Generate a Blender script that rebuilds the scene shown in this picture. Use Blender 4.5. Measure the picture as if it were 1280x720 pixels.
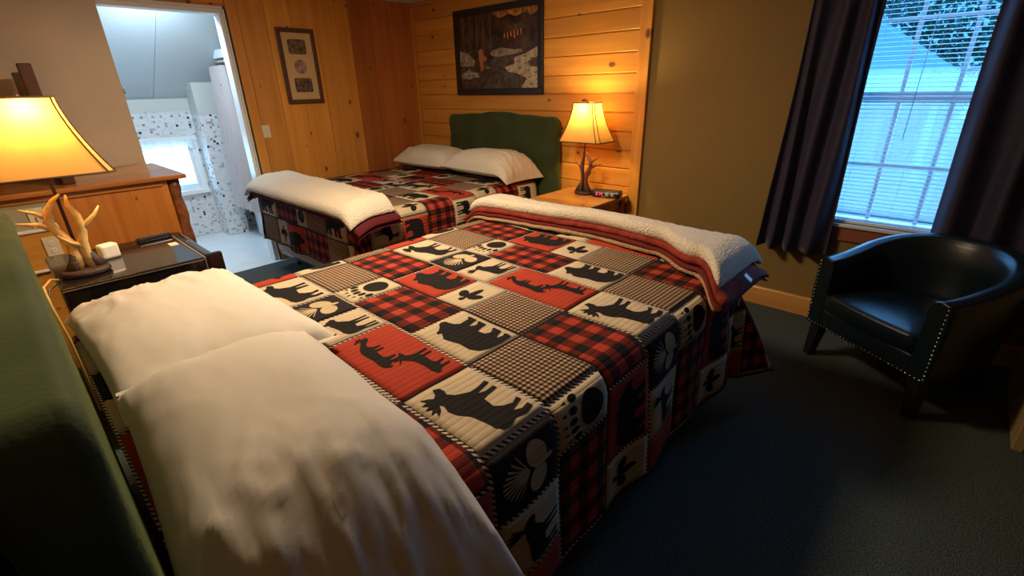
import bpy, bmesh, math, random
from mathutils import Vector, Matrix, noise
random.seed(7)
for o in list(bpy.data.objects): bpy.data.objects.remove(o)
COL = bpy.context.scene.collection
SC = bpy.context.scene
# ---------------------------------------------------------------- camera
cam = bpy.data.cameras.new('camera'); co = bpy.data.objects.new('camera', cam); COL.objects.link(co)
cam.sensor_width = 36; cam.lens = 590.09 / 1280 * 36; cam.clip_start = .02
_r = Vector((0.679, -0.733, -0.022)).normalized(); _f = Vector((0.669, 0.631, -0.393)).normalized()
_u = _r.cross(_f).normalized(); _r = _f.cross(_u)
co.matrix_world = Matrix(((_r.x, _u.x, -_f.x, 0), (_r.y, _u.y, -_f.y, 0), (_r.z, _u.z, -_f.z, 1.62), (0, 0, 0, 1)))
SC.camera = co
# ---------------------------------------------------------------- world and light
w = bpy.data.worlds.new('sky'); SC.world = w; w.use_nodes = True
bg = w.node_tree.nodes['Background']; bg.inputs[0].default_value = (.07, .42, 1, 1); bg.inputs[1].default_value = 1.3
SC.view_settings.view_transform = 'Standard'; SC.view_settings.look = 'None'
SC.view_settings.gamma = 1; SC.view_settings.use_curve_mapping = False
SC.view_settings.exposure = 0.55

def area(name, loc, direction, sx, sy, power, col, portal=False):
    l = bpy.data.lights.new(name, 'AREA'); l.shape = 'RECTANGLE'; l.size = sx; l.size_y = sy
    l.energy = power; l.color = col
    o = bpy.data.objects.new(name, l); COL.objects.link(o); o.location = loc
    o.rotation_euler = Vector(direction).to_track_quat('-Z', 'Y').to_euler()
    if portal: l.cycles.is_portal = True
    return o
area('ceiling_light_glow', (1.35, 2.3, 2.44), (0, 0, -1), .5, .5, 46, (1, .76, .50))
area('daylight_bedroom_window', (3.90, .25, 1.5), (-1, 0, -.15), .72, 1.5, 15, (.16, .47, 1))
area('daylight_bathroom_window', (1.3, 6.74, .9), (0, -1, 0), .66, .55, 8, (.50, .76, 1))
area('bathroom_fill_light', (1.3, 5.27, 2.37), (0, .35, -1), .3, .2, 17, (.62, .82, 1))  # added cool fill hidden above the door header, brightens the bathroom; no fixture there

# ---------------------------------------------------------------- helpers
class MB:
    def __init__(s): s.v = []; s.f = []; s.uv = None; s.sm = []
    def add(s, vs, fs, smooth=False):
        n = len(s.v); s.v += [tuple(p) for p in vs]; s.f += [tuple(i + n for i in f) for f in fs]; s.sm += [smooth] * len(fs); return s
    def box(s, x0, x1, y0, y1, z0, z1):
        return s.add([(x, y, z) for z in (z0, z1) for y in (y0, y1) for x in (x0, x1)],
                     [(0, 2, 3, 1), (4, 5, 7, 6), (0, 1, 5, 4), (2, 6, 7, 3), (0, 4, 6, 2), (1, 3, 7, 5)])
    def tube(s, pts, rad, n=8, cap=True):
        pts = [Vector(p) for p in pts]
        if not isinstance(rad, (list, tuple)): rad = [rad] * len(pts)
        base = len(s.v); up = None; k = len(pts)
        for i, p in enumerate(pts):
            d = (pts[min(i + 1, k - 1)] - pts[max(i - 1, 0)]).normalized()
            if up is None: up = d.orthogonal().normalized()
            up = (up - d * up.dot(d)).normalized(); sd = d.cross(up)
            for j in range(n):
                a = 2 * math.pi * j / n; s.v.append(tuple(p + (up * math.cos(a) + sd * math.sin(a)) * rad[i]))
        for i in range(k - 1):
            for j in range(n):
                s.f.append((base + i * n + j, base + i * n + (j + 1) % n, base + (i + 1) * n + (j + 1) % n, base + (i + 1) * n + j)); s.sm.append(True)
        if cap:
            s.f.append(tuple(base + j for j in reversed(range(n)))); s.f.append(tuple(base + (k - 1) * n + j for j in range(n))); s.sm += [False, False]
        return s
    def lathe(s, prof, c=(0, 0, 0), n=24, sx=1, sy=1, smooth=True):
        base = len(s.v)
        for r, z in prof:
            for j in range(n):
                a = 2 * math.pi * j / n; s.v.append((c[0] + r * math.cos(a) * sx, c[1] + r * math.sin(a) * sy, c[2] + z))
        for i in range(len(prof) - 1):
            for j in range(n):
                s.f.append((base + i * n + j, base + i * n + (j + 1) % n, base + (i + 1) * n + (j + 1) % n, base + (i + 1) * n + j)); s.sm.append(smooth)
        s.f.append(tuple(base + j for j in reversed(range(n)))); s.f.append(tuple(base + (len(prof) - 1) * n + j for j in range(n))); s.sm += [False, False]
        return s
    def grid(s, fn, nu, nv, smooth=True, wrapu=False):
        base = len(s.v)
        for i in range(nu + (0 if wrapu else 1)):
            for j in range(nv + 1): s.v.append(tuple(fn(i / nu, j / nv)))
        m = nu if wrapu else nu + 1
        for i in range(nu):
            for j in range(nv):
                a = base + i * (nv + 1) + j; b = base + ((i + 1) % m) * (nv + 1) + j
                s.f.append((a, b, b + 1, a + 1)); s.sm.append(smooth)
        return s
    def prism(s, poly, axis, a0, a1):
        n = len(poly)
        def P(p, a):
            return {'x': (a, p[0], p[1]), 'y': (p[0], a, p[1]), 'z': (p[0], p[1], a)}[axis]
        return s.add([P(p, a0) for p in poly] + [P(p, a1) for p in poly],
                     [tuple(range(n))[::-1], tuple(range(n, 2 * n))] + [(i, (i + 1) % n, n + (i + 1) % n, n + i) for i in range(n)])
    def mesh(s, name, mat, fix=True):
        me = bpy.data.meshes.new(name); me.from_pydata(s.v, [], s.f); me.update()
        me.polygons.foreach_set('use_smooth', s.sm[:len(me.polygons)] if len(s.sm) == len(me.polygons) else [False] * len(me.polygons))
        if mat: me.materials.append(mat)
        if s.uv:
            l = me.uv_layers.new(name='UVMap')
            for lp in me.loops: l.data[lp.index].uv = s.uv[lp.vertex_index]
        if fix:
            bm = bmesh.new(); bm.from_mesh(me); bmesh.ops.recalc_face_normals(bm, faces=bm.faces); bm.to_mesh(me); bm.free()
        return me
    def build(s, name, mat, parent=None, bevel=0, sub=0, fix=True, seg=2):
        o = bpy.data.objects.new(name, s.mesh(name, mat, fix)); COL.objects.link(o)
        if parent: o.parent = parent
        if bevel:
            m = o.modifiers.new('bevel', 'BEVEL'); m.width = bevel; m.segments = seg; m.limit_method = 'ANGLE'; m.angle_limit = math.radians(40)
        if sub:
            m = o.modifiers.new('sub', 'SUBSURF'); m.levels = sub; m.render_levels = sub
        return o
def inst(name, me, parent=None, loc=(0, 0, 0), rot=(0, 0, 0), scale=None):
    o = bpy.data.objects.new(name, me); COL.objects.link(o); o.location = loc; o.rotation_euler = rot
    if scale: o.scale = scale
    if parent: o.parent = parent
    return o
def tag(o, label, cat, group=None):
    o['label'] = label; o['category'] = cat
    if group: o['group'] = group
    return o
def thing(name, label, cat, loc=(0, 0, 0), rz=0, group=None):
    o = bpy.data.objects.new(name, None); COL.objects.link(o); o.location = loc; o.rotation_euler = (0, 0, rz); o.empty_display_size = .1
    return tag(o, label, cat, group)
def struct(o): o['kind'] = 'structure'; return o
def copy_tree(o, parent=None):
    c = o.copy(); COL.objects.link(c)
    if parent: c.parent = parent
    for ch in list(o.children): copy_tree(ch, c)
    return c
def nz(x, y, z=0): return noise.noise(Vector((x, y, z)))

# ---------------------------------------------------------------- materials
def newmat(name):
    m = bpy.data.materials.new(name); m.use_nodes = True; return m, m.node_tree.nodes, m.node_tree.links, m.node_tree.nodes['Principled BSDF']
def mat(name, col, rough=.6, metal=0, bump=0, bscale=60, var=0, vscale=6, spec=.5, coat=0, sheen=0, emis=None, estr=0):
    m, N, L, P = newmat(name)
    P.inputs['Base Color'].default_value = (*col, 1); P.inputs['Roughness'].default_value = rough; P.inputs['Metallic'].default_value = metal
    P.inputs['Specular IOR Level'].default_value = spec; P.inputs['Coat Weight'].default_value = coat; P.inputs['Sheen Weight'].default_value = sheen
    if emis: P.inputs['Emission Color'].default_value = (*emis, 1); P.inputs['Emission Strength'].default_value = estr
    tc = N.new('ShaderNodeTexCoord')
    if bump:
        n = N.new('ShaderNodeTexNoise'); n.inputs['Scale'].default_value = bscale; n.inputs['Detail'].default_value = 3; L.new(tc.outputs['Object'], n.inputs['Vector'])
        b = N.new('ShaderNodeBump'); b.inputs['Strength'].default_value = bump; b.inputs['Distance'].default_value = .01; L.new(n.outputs[0], b.inputs['Height']); L.new(b.outputs[0], P.inputs['Normal'])
    if var:
        n = N.new('ShaderNodeTexNoise'); n.inputs['Scale'].default_value = vscale; n.inputs['Detail'].default_value = 4; L.new(tc.outputs['Object'], n.inputs['Vector'])
        r = N.new('ShaderNodeValToRGB'); r.color_ramp.elements[0].position = .3; r.color_ramp.elements[1].position = .7
        r.color_ramp.elements[0].color = (*[c * (1 - var) for c in col], 1); r.color_ramp.elements[1].color = (*[min(1, c * (1 + var)) for c in col], 1)
        L.new(n.outputs[0], r.inputs[0]); L.new(r.outputs[0], P.inputs['Base Color'])
    return m
def pine(name, axis, base, dark, knot=(.16, .05, .025), kn=1.0, rough=.38, ks=3.4):
    """knotty pine: long grain along one world axis, sparse dark knots"""
    m, N, L, P = newmat(name)
    g = N.new('ShaderNodeNewGeometry'); oi = N.new('ShaderNodeObjectInfo')
    off = N.new('ShaderNodeVectorMath'); off.operation = 'SCALE'; off.inputs[0].default_value = (7.3, 5.1, 9.7); L.new(oi.outputs['Random'], off.inputs['Scale'])
    ad = N.new('ShaderNodeVectorMath'); ad.operation = 'ADD'; L.new(g.outputs['Position'], ad.inputs[0]); L.new(off.outputs[0], ad.inputs[1])
    def mapped(long_, cross):
        mp = N.new('ShaderNodeMapping'); s = [cross] * 3; s['xyz'.index(axis)] = long_; mp.inputs['Scale'].default_value = s; L.new(ad.outputs[0], mp.inputs[0]); return mp
    a = mapped(.7, 14); n1 = N.new('ShaderNodeTexNoise'); n1.inputs['Scale'].default_value = 1; n1.inputs['Detail'].default_value = 5; n1.inputs['Distortion'].default_value = .6; L.new(a.outputs[0], n1.inputs['Vector'])
    r = N.new('ShaderNodeValToRGB'); r.color_ramp.elements[0].position = .32; r.color_ramp.elements[1].position = .68
    r.color_ramp.elements[0].color = (*dark, 1); r.color_ramp.elements[1].color = (*base, 1); L.new(n1.outputs[0], r.inputs[0])
    b0 = mapped(ks * .62, ks); sx = N.new('ShaderNodeSeparateXYZ'); L.new(b0.outputs[0], sx.inputs[0])
    o1, o2 = [c for c in range(3) if c != 'xyz'.index(axis)]
    sm = N.new('ShaderNodeMath'); L.new(sx.outputs[o1], sm.inputs[0]); L.new(sx.outputs[o2], sm.inputs[1])
    b = N.new('ShaderNodeCombineXYZ'); L.new(sx.outputs['xyz'.index(axis)], b.inputs[0]); L.new(sm.outputs[0], b.inputs[1])
    v = N.new('ShaderNodeTexVoronoi'); v.voronoi_dimensions = '2D'; v.inputs['Scale'].default_value = 1; L.new(b.outputs[0], v.inputs['Vector'])
    d = mapped(14, 20); nd = N.new('ShaderNodeTexNoise'); nd.inputs['Scale'].default_value = 1; L.new(d.outputs[0], nd.inputs['Vector'])
    sep = N.new('ShaderNodeSeparateColor'); L.new(v.outputs['Color'], sep.inputs[0])
    mm = N.new('ShaderNodeMath'); mm.operation = 'MULTIPLY_ADD'; L.new(nd.outputs[0], mm.inputs[0]); mm.inputs[1].default_value = .05; L.new(v.outputs['Distance'], mm.inputs[2])
    th = N.new('ShaderNodeMath'); th.operation = 'MULTIPLY'; L.new(sep.outputs[0], th.inputs[0]); th.inputs[1].default_value = .105 * kn
    sb = N.new('ShaderNodeMath'); sb.operation = 'SUBTRACT'; L.new(th.outputs[0], sb.inputs[0]); L.new(mm.outputs[0], sb.inputs[1])
    mr = N.new('ShaderNodeMapRange'); mr.inputs['From Min'].default_value = -.012; mr.inputs['From Max'].default_value = .022; L.new(sb.outputs[0], mr.inputs[0])
    mx = N.new('ShaderNodeMix'); mx.data_type = 'RGBA'; L.new(mr.outputs[0], mx.inputs[0]); L.new(r.outputs[0], mx.inputs[6]); mx.inputs[7].default_value = (*knot, 1)
    hv = N.new('ShaderNodeHueSaturation'); mv = N.new('ShaderNodeMapRange'); mv.inputs['To Min'].default_value = .84; mv.inputs['To Max'].default_value = 1.12
    L.new(oi.outputs['Random'], mv.inputs[0]); L.new(mv.outputs[0], hv.inputs['Value']); L.new(mx.outputs[2], hv.inputs['Color']); L.new(hv.outputs[0], P.inputs['Base Color'])
    P.inputs['Roughness'].default_value = rough
    bp = N.new('ShaderNodeBump'); bp.inputs['Strength'].default_value = .12; bp.inputs['Distance'].default_value = .01; L.new(n1.outputs[0], bp.inputs['Height']); L.new(bp.outputs[0], P.inputs['Normal'])
    return m
PB, PD = (.70, .335, .062), (.56, .235, .036)
pine_y = pine('pine_along_y', 'y', PB, PD); pine_z = pine('pine_along_z', 'z', PB, PD); pine_x = pine('pine_along_x', 'x', PB, PD)
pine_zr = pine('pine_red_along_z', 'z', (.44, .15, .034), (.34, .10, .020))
pine_fz = pine('pine_furniture_z', 'z', (.60, .235, .05), (.46, .15, .028), rough=.25, kn=.8)
pine_fx = pine('pine_furniture_x', 'x', (.56, .22, .055), (.40, .13, .03), rough=.22, kn=.8)
pine_ty = pine('pine_tabletop_y', 'y', (.66, .33, .09), (.55, .24, .06), rough=.22, kn=.7)
log_bark = mat('carved_log', (.23, .075, .025), .5, bump=.6, bscale=25, var=.6, vscale=14)
olive = mat('olive_wall_paint', (.25, .156, .042), .75, bump=.08, bscale=180)
beige = mat('beige_door_paint', (.62, .53, .41), .42, bump=.04, bscale=90, var=.08, vscale=2.5)
ceilm = mat('ceiling_white', (.55, .50, .42), .8)
carpet = mat('carpet', (.076, .094, .086), .97, bump=1.0, bscale=170, var=.5, vscale=130, spec=.1)
white_trim = mat('white_trim', (.78, .80, .80), .35)
bathwhite = mat('bathroom_panel', (.56, .63, .66), .5)
bathbeige = mat('bathroom_beige', (.55, .56, .53), .5)
vinyl = mat('bathroom_vinyl', (.74, .78, .80), .25, var=.04, vscale=5)
porcelain = mat('tub_white', (.82, .85, .87), .15)
black_plastic = mat('black_plastic', (.012, .011, .011), .25)
black_gloss = mat('fridge_black', (.014, .011, .010), .12, coat=.5)
dark_frame = mat('dark_frame', (.012, .009, .009), .35)
brown_frame = mat('brown_frame', (.075, .028, .020), .4)
ivory = mat('ivory_plastic', (.70, .62, .44), .4)
white_plastic = mat('white_plastic', (.8, .78, .72), .35)
steel = mat('steel', (.5, .5, .5), .3, metal=1)
brass = mat('nail_metal', (.62, .60, .58), .25, metal=1)
leather = mat('dark_green_leather', (.0055, .012, .016), .29, bump=.12, bscale=240, spec=.55)
legblack = mat('chair_leg_black', (.010, .009, .012), .4)
curtain_m = mat('curtain_plum', (.020, .014, .050), .62, bump=.3, bscale=300, sheen=.15)
pillow_m = mat('white_cotton', (.64, .59, .51), .85, bump=.05, bscale=300)
mattress_m = mat('mattress_white', (.55, .52, .47), .85)
skirt_m = mat('box_spring_cream', (.50, .47, .40), .9)
bronze = mat('lamp_bronze', (.055, .025, .018), .35, metal=.3)
barkm = mat('lamp_base_bark', (.050, .026, .016), .6, bump=.6, bscale=60)
antler_t = mat('antler_tan', (.80, .54, .20), .5, bump=.2, bscale=90, var=.3, vscale=20)
antler_b = mat('antler_brown', (.20, .075, .03), .45, bump=.2, bscale=90, var=.3, vscale=20)
antler_d = mat('antler_dark_foot', (.055, .030, .018), .55, bump=.5, bscale=90, var=.4, vscale=30)
cordm = mat('cord_tan', (.50, .33, .10), .4)
def velvet():
    m = mat('green_velvet', (.028, .038, .013), .75, bump=.12, bscale=120, var=.30, vscale=5, sheen=.6, spec=.25)
    m.node_tree.nodes['Principled BSDF'].inputs['Sheen Tint'].default_value = (.35, .5, .18, 1); return m
green_velvet = velvet()
def sherpa():
    m, N, L, P = newmat('sherpa_cream'); P.inputs['Base Color'].default_value = (.66, .59, .47, 1); P.inputs['Roughness'].default_value = .95; P.inputs['Specular IOR Level'].default_value = .1; P.inputs['Sheen Weight'].default_value = .3
    tc = N.new('ShaderNodeTexCoord'); v = N.new('ShaderNodeTexVoronoi'); v.inputs['Scale'].default_value = 130; L.new(tc.outputs['Object'], v.inputs['Vector'])
    n = N.new('ShaderNodeTexNoise'); n.inputs['Scale'].default_value = 60; L.new(tc.outputs['Object'], n.inputs['Vector'])
    a = N.new('ShaderNodeMath'); a.operation = 'ADD'; L.new(v.outputs[0], a.inputs[0]); L.new(n.outputs[0], a.inputs[1])
    b = N.new('ShaderNodeBump'); b.inputs['Strength'].default_value = .7; b.inputs['Distance'].default_value = .008; L.new(a.outputs[0], b.inputs['Height']); L.new(b.outputs[0], P.inputs['Normal']); return m
sherpa_m = sherpa()
sherpa_t = mat('sherpa_tan', (.34, .21, .12), .95, bump=.8, bscale=120, spec=.1, var=.25, vscale=60)
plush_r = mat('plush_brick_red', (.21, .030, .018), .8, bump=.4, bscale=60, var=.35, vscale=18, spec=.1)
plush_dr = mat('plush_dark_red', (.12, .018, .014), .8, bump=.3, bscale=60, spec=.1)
plush_d = mat('plush_burgundy', (.085, .012, .018), .8, bump=.3, bscale=60, spec=.1)

def quilt_mat(name, kind, col, col2=None):
    """quilted cotton; uv is in metres on the flat cloth, so checks and stitching lines stay to scale"""
    m, N, L, P = newmat(name); P.inputs['Roughness'].default_value = .9; P.inputs['Specular IOR Level'].default_value = .15
    uv = N.new('ShaderNodeUVMap'); sp = N.new('ShaderNodeSeparateXYZ'); L.new(uv.outputs[0], sp.inputs[0])
    def M(op, a, b=None, c=None):
        n = N.new('ShaderNodeMath'); n.operation = op
        for i, x in enumerate((a, b, c)):
            if x is None: continue
            if isinstance(x, (int, float)): n.inputs[i].default_value = x
            else: L.new(x, n.inputs[i])
        return n.outputs[0]
    U, V = sp.outputs[0], sp.outputs[1]
    def stripe(X, p, duty=.5): return M('LESS_THAN', M('FRACT', M('DIVIDE', M('ADD', X, 10), p)), duty)
    def mix(f, a, b):
        n = N.new('ShaderNodeMix'); n.data_type = 'RGBA'; L.new(f, n.inputs[0])
        for i, x in ((6, a), (7, b)):
            if isinstance(x, tuple): n.inputs[i].default_value = (*x, 1)
            else: L.new(x, n.inputs[i])
        return n.outputs[2]
    if kind == 'buffalo':
        s = M('ADD', stripe(U, .098), stripe(V, .098)); r = N.new('ShaderNodeValToRGB'); r.color_ramp.interpolation = 'CONSTANT'
        e = r.color_ramp.elements; e[0].position = 0; e[0].color = (*col, 1); e[1].position = .34; e[1].color = (*[c * .30 for c in col], 1)
        k = e.new(.67); k.color = (.010, .008, .009, 1); L.new(M('DIVIDE', s, 2.5), r.inputs[0]); c = r.outputs[0]
    elif kind == 'gingham':
        s = M('ADD', stripe(U, .0185, .52), stripe(V, .0185, .52)); r = N.new('ShaderNodeValToRGB'); r.color_ramp.interpolation = 'CONSTANT'
        e = r.color_ramp.elements; e[0].position = 0; e[0].color = (*col, 1); e[1].position = .34; e[1].color = (*col2, 1)
        k = e.new(.67); k.color = (.016, .010, .010, 1); L.new(M('DIVIDE', s, 2.5), r.inputs[0]); c = r.outputs[0]
    elif kind == 'backing':
        wv = M('FRACT', M('DIVIDE', M('ADD', M('SUBTRACT', V, col[1]), 12.4 + .010), 1.24)); row0 = M('LESS_THAN', wv, .020 / 1.24)
        wu = M('FRACT', M('DIVIDE', M('ADD', M('SUBTRACT', U, col[0]), 8.01 - .534 + .010), .801)); bc = M('LESS_THAN', wu, .020 / .801)
        blk = M('MINIMUM', 1, M('ADD', row0, bc))
        c = mix(blk, mix(stripe(M('ADD', U, V), .020, .5), (.56, .49, .38), (.02, .014, .014)), (.02, .014, .014))
    else:
        n = N.new('ShaderNodeTexNoise'); n.inputs['Scale'].default_value = 14; L.new(uv.outputs[0], n.inputs['Vector'])
        c = mix(n.outputs[0], tuple(x * .88 for x in col), tuple(min(1, x * 1.1) for x in col))
    if not isinstance(c, tuple): L.new(c, P.inputs['Base Color'])
    h = M('ABSOLUTE', M('SINE', M('MULTIPLY', V if kind != 'print' else V, math.pi / .026)))
    h = M('POWER', h, .5)
    n2 = N.new('ShaderNodeTexNoise'); n2.inputs['Scale'].default_value = 45; L.new(uv.outputs[0], n2.inputs['Vector'])
    h = M('ADD', h, M('MULTIPLY', n2.outputs[0], .8))
    b = N.new('ShaderNodeBump'); b.inputs['Strength'].default_value = .55; b.inputs['Distance'].default_value = .004; L.new(h, b.inputs['Height']); L.new(b.outputs[0], P.inputs['Normal'])
    return m
Q = {'cream': quilt_mat('quilt_cream', 'plain', (.50, .40, .27)), 'red': quilt_mat('quilt_red', 'plain', (.35, .042, .020)),
     'black': quilt_mat('quilt_black', 'plain', (.018, .014, .014)), 'buffalo': quilt_mat('quilt_buffalo_check', 'buffalo', (.36, .042, .021)),
     'gingham': quilt_mat('quilt_gingham', 'gingham', (.46, .34, .21), (.15, .085, .055)), 
     'ink': quilt_mat('quilt_print_black', 'plain', (.013, .011, .011)), 'cone': quilt_mat('quilt_print_cream', 'plain', (.45, .36, .22))}

# ---------------------------------------------------------------- room shell
XW, YN, XWW, YS, ZC = 3.79, 5.02, -.14, -2.4, 2.50
struct(MB().box(XWW - .1, XW + .2, YS - .1, 4.94, -.1, 0).build('floor', carpet))
struct(MB().box(XWW - .1, XW + .2, YS - .1, YN + .1, ZC, ZC + .1).build('ceiling', ceilm))
struct(MB().box(XWW - .1, XWW, YS, YN, 0, ZC).build('wall_west', olive))
struct(MB().box(XWW, XW, YS - .1, YS, 0, ZC).build('wall_south', olive))
WY0, WY1, WZ0, WZ1 = -.13, .62, .72, 2.30
wb = MB().box(XW, XW + .14, YS, WY0, 0, ZC).box(XW, XW + .14, WY1, YN + .1, 0, ZC).box(XW, XW + .14, WY0, WY1, 0, WZ0).box(XW, XW + .14, WY0, WY1, WZ1, ZC)
struct(wb.build('wall_east', olive))
DX0, DX1, DZ = .88, 1.745, 2.285
wall_n = struct(MB().box(XWW, DX0, YN, YN + .08, 0, ZC).box(DX1, XW, YN, YN + .08, 0, ZC).box(DX0, DX1, YN, YN + .08, DZ, ZC).build('wall_north', pine_z))
# horizontal pine boards on the east wall behind the far bed
WE = bpy.data.objects['wall_east']
me = None; k = 0
z = 2.161 - .1545 * 14
while z < ZC - .01:
    za, zb = max(0.01, z), min(z + .1545, ZC - .002)
    if zb - za > .02:
        bm_ = MB().prism([(XW - .016, za + .006), (XW - .022, za + .013), (XW - .022, zb - .004), (XW - .016, zb), (XW, zb), (XW, za + .002), (XW - .010, za)], 'y', 2.10, YN - .01)
        bm_.build('pine_board', pine_y, WE)
    z += .1545
struct(MB().box(XW - .034, XW, 2.005, 2.105, 0, ZC - .002).build('trim_1', pine_z, bevel=.004))
# vertical pine boards on the north wall, right of the door and above it
edges = [1.775, 1.865, 2.10, 2.33, 2.57, 2.74, 2.94]
for a, b in zip(edges[:-1], edges[1:]):
    MB().prism([(a + .001, YN - .0195), (a + .004, YN - .022), (b - .004, YN - .022), (b - .001, YN - .0195), (b, YN), (a, YN)], 'z', .005, ZC - .002).build('pine_board', pine_z, wall_n)
for a, b in ((2.94, 3.22), (3.22, 3.50), (3.50, 3.745)):
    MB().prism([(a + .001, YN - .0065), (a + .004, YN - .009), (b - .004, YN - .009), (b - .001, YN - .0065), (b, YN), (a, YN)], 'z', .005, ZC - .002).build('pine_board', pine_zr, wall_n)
for a, b in ((-.12, .25), (.25, .6), (.6, .95), (.95, 1.3), (1.3, 1.775)):
    MB().prism([(a + .004, YN - .012), (a + .009, YN - .018), (b - .006, YN - .018), (b - .001, YN - .012), (b - .001, YN), (a + .002, YN)], 'z', DZ + .045, ZC - .002).build('pine_board', pine_x, wall_n)
struct(MB().box(3.735, 3.768, YN - .03, YN - .001, 0, ZC - .002).build('trim_2', pine_z, bevel=.008))
# door casing: thin white reveal with a dark gap beside it
dj = MB().box(DX1 - .03, DX1, YN - .01, YN + .12, 0, DZ).box(DX0 + .002, DX1 - .03, YN - .01, YN + .12, DZ - .035, DZ)
struct(dj.build('trim_3', white_trim, bevel=.004))
struct(MB().box(DX0 + .002, DX1, YN - .028, YN - .0105, DZ, DZ + .018).box(DX1 + .001, DX1 + .012, YN - .026, YN, 0, DZ).build('trim_4', white_trim))
struct(MB().box(DX1 + .013, DX1 + .028, YN - .012, YN - .001, 0, DZ + .02).build('trim_5', dark_frame))
# baseboard below the olive wall
struct(MB().prism([(XW - .020, 0), (XW - .020, .128), (XW - .012, .14), (XW, .14), (XW, 0)], 'y', YS, 2.003).build('baseboard_east', pine_ty))
struct(MB().box(XWW, XWW + .02, YS, 3.8, 0, .14).build('baseboard_west', pine_ty))

# ---------------------------------------------------------------- open beige door lying back against the north wall
door = struct(MB().box(.005, .872, YN - .062, YN - .024, .012, 2.27).build('door_1', beige, bevel=.002))
for zz in (1.63, .25): 
    h = MB().box(.868, .895, YN - .036, YN - .030, zz, zz + .055).tube([(.882, YN - .040, zz), (.882, YN - .040, zz + .055)], .006)
    h.build('hinge', steel, door)

# ---------------------------------------------------------------- bathroom beyond the doorway
def mosaic():
    m, N, L, P = newmat('mosaic_tile'); g = N.new('ShaderNodeNewGeometry')
    sc = N.new('ShaderNodeVectorMath'); sc.operation = 'SCALE'; sc.inputs['Scale'].default_value = 1 / .026; L.new(g.outputs['Position'], sc.inputs[0])
    fl = N.new('ShaderNodeVectorMath'); fl.operation = 'FLOOR'; L.new(sc.outputs[0], fl.inputs[0])
    wn = N.new('ShaderNodeTexWhiteNoise'); L.new(fl.outputs[0], wn.inputs['Vector'])
    r = N.new('ShaderNodeValToRGB'); r.color_ramp.interpolation = 'CONSTANT'; e = r.color_ramp.elements
    e[0].position = 0; e[0].color = (.010, .009, .012, 1); e[1].position = .032; e[1].color = (.30, .24, .20, 1)
    for p, c in ((.055, (.38, .38, .40)), (.16, (.62, .64, .66)), (.5, (.70, .72, .74))): x = e.new(p); x.color = (*c, 1)
    L.new(wn.outputs['Value'], r.inputs[0])
    fr = N.new('ShaderNodeVectorMath'); fr.operation = 'FRACTION'; L.new(sc.outputs[0], fr.inputs[0])
    sp = N.new('ShaderNodeSeparateXYZ'); L.new(fr.outputs[0], sp.inputs[0])
    def lt(o):
        q = N.new('ShaderNodeMath'); q.operation = 'LESS_THAN'; L.new(o, q.inputs[0]); q.inputs[1].default_value = .10; return q.outputs[0]
    mxx = N.new('ShaderNodeMath'); mxx.operation = 'MAXIMUM'; L.new(lt(sp.outputs[0]), mxx.inputs[0]); L.new(lt(sp.outputs[2]), mxx.inputs[1])
    mx = N.new('ShaderNodeMix'); mx.data_type = 'RGBA'; L.new(mxx.outputs[0], mx.inputs[0]); L.new(r.outputs[0], mx.inputs[6]); mx.inputs[7].default_value = (.66, .66, .66, 1)
    L.new(mx.outputs[2], P.inputs['Base Color']); P.inputs['Roughness'].default_value = .2; return m
tile = mosaic()
BX0, BX1, BY1 = .55, 2.75, 6.70
struct(MB().box(BX0, BX1, 4.94, BY1 + .1, -.1, -.004).build('bathroom_floor', vinyl))
bw = MB().box(BX0 - .08, BX0, YN + .08, BY1, 0, 2.5).box(BX1, BX1 + .08, YN + .08, BY1, 0, 2.5)
struct(bw.build('bathroom_wall_side', bathwhite))
bwx0, bwx1, bwz0, bwz1 = .98, 1.66, .56, 1.12
fw = MB().box(BX0, bwx0, BY1, BY1 + .08, 0, 1.44).box(bwx1, BX1, BY1, BY1 + .08, 0, 1.44).box(bwx0, bwx1, BY1, BY1 + .08, 0, bwz0).box(bwx0, bwx1, BY1, BY1 + .08, bwz1, 1.44)
struct(fw.build('bathroom_wall_far', tile))
struct(MB().box(BX0, BX1, BY1 - .004, BY1 + .08, 1.44, 1.575).build('bathroom_trim', bathbeige))
for a, b in ((BX0, 1.43), (1.43, BX1)):
    o = MB().prism([(BY1 + .05, 1.56), (5.55, 2.42), (YN + .02, 2.42), (YN + .02, 2.48), (5.6, 2.48), (BY1 + .08, 1.66)], 'x', a + .001, b - .002).build('bathroom_ceiling_panel', bathwhite, bevel=.003); struct(o)
struct(MB().box(1.745, 1.97, 6.42, BY1 - .005, 0, 1.40).build('bathroom_column', tile))
struct(MB().box(1.742, 1.973, 6.417, BY1 - .005, 1.4005, 1.735).build('bathroom_column_cap', bathbeige))
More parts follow.
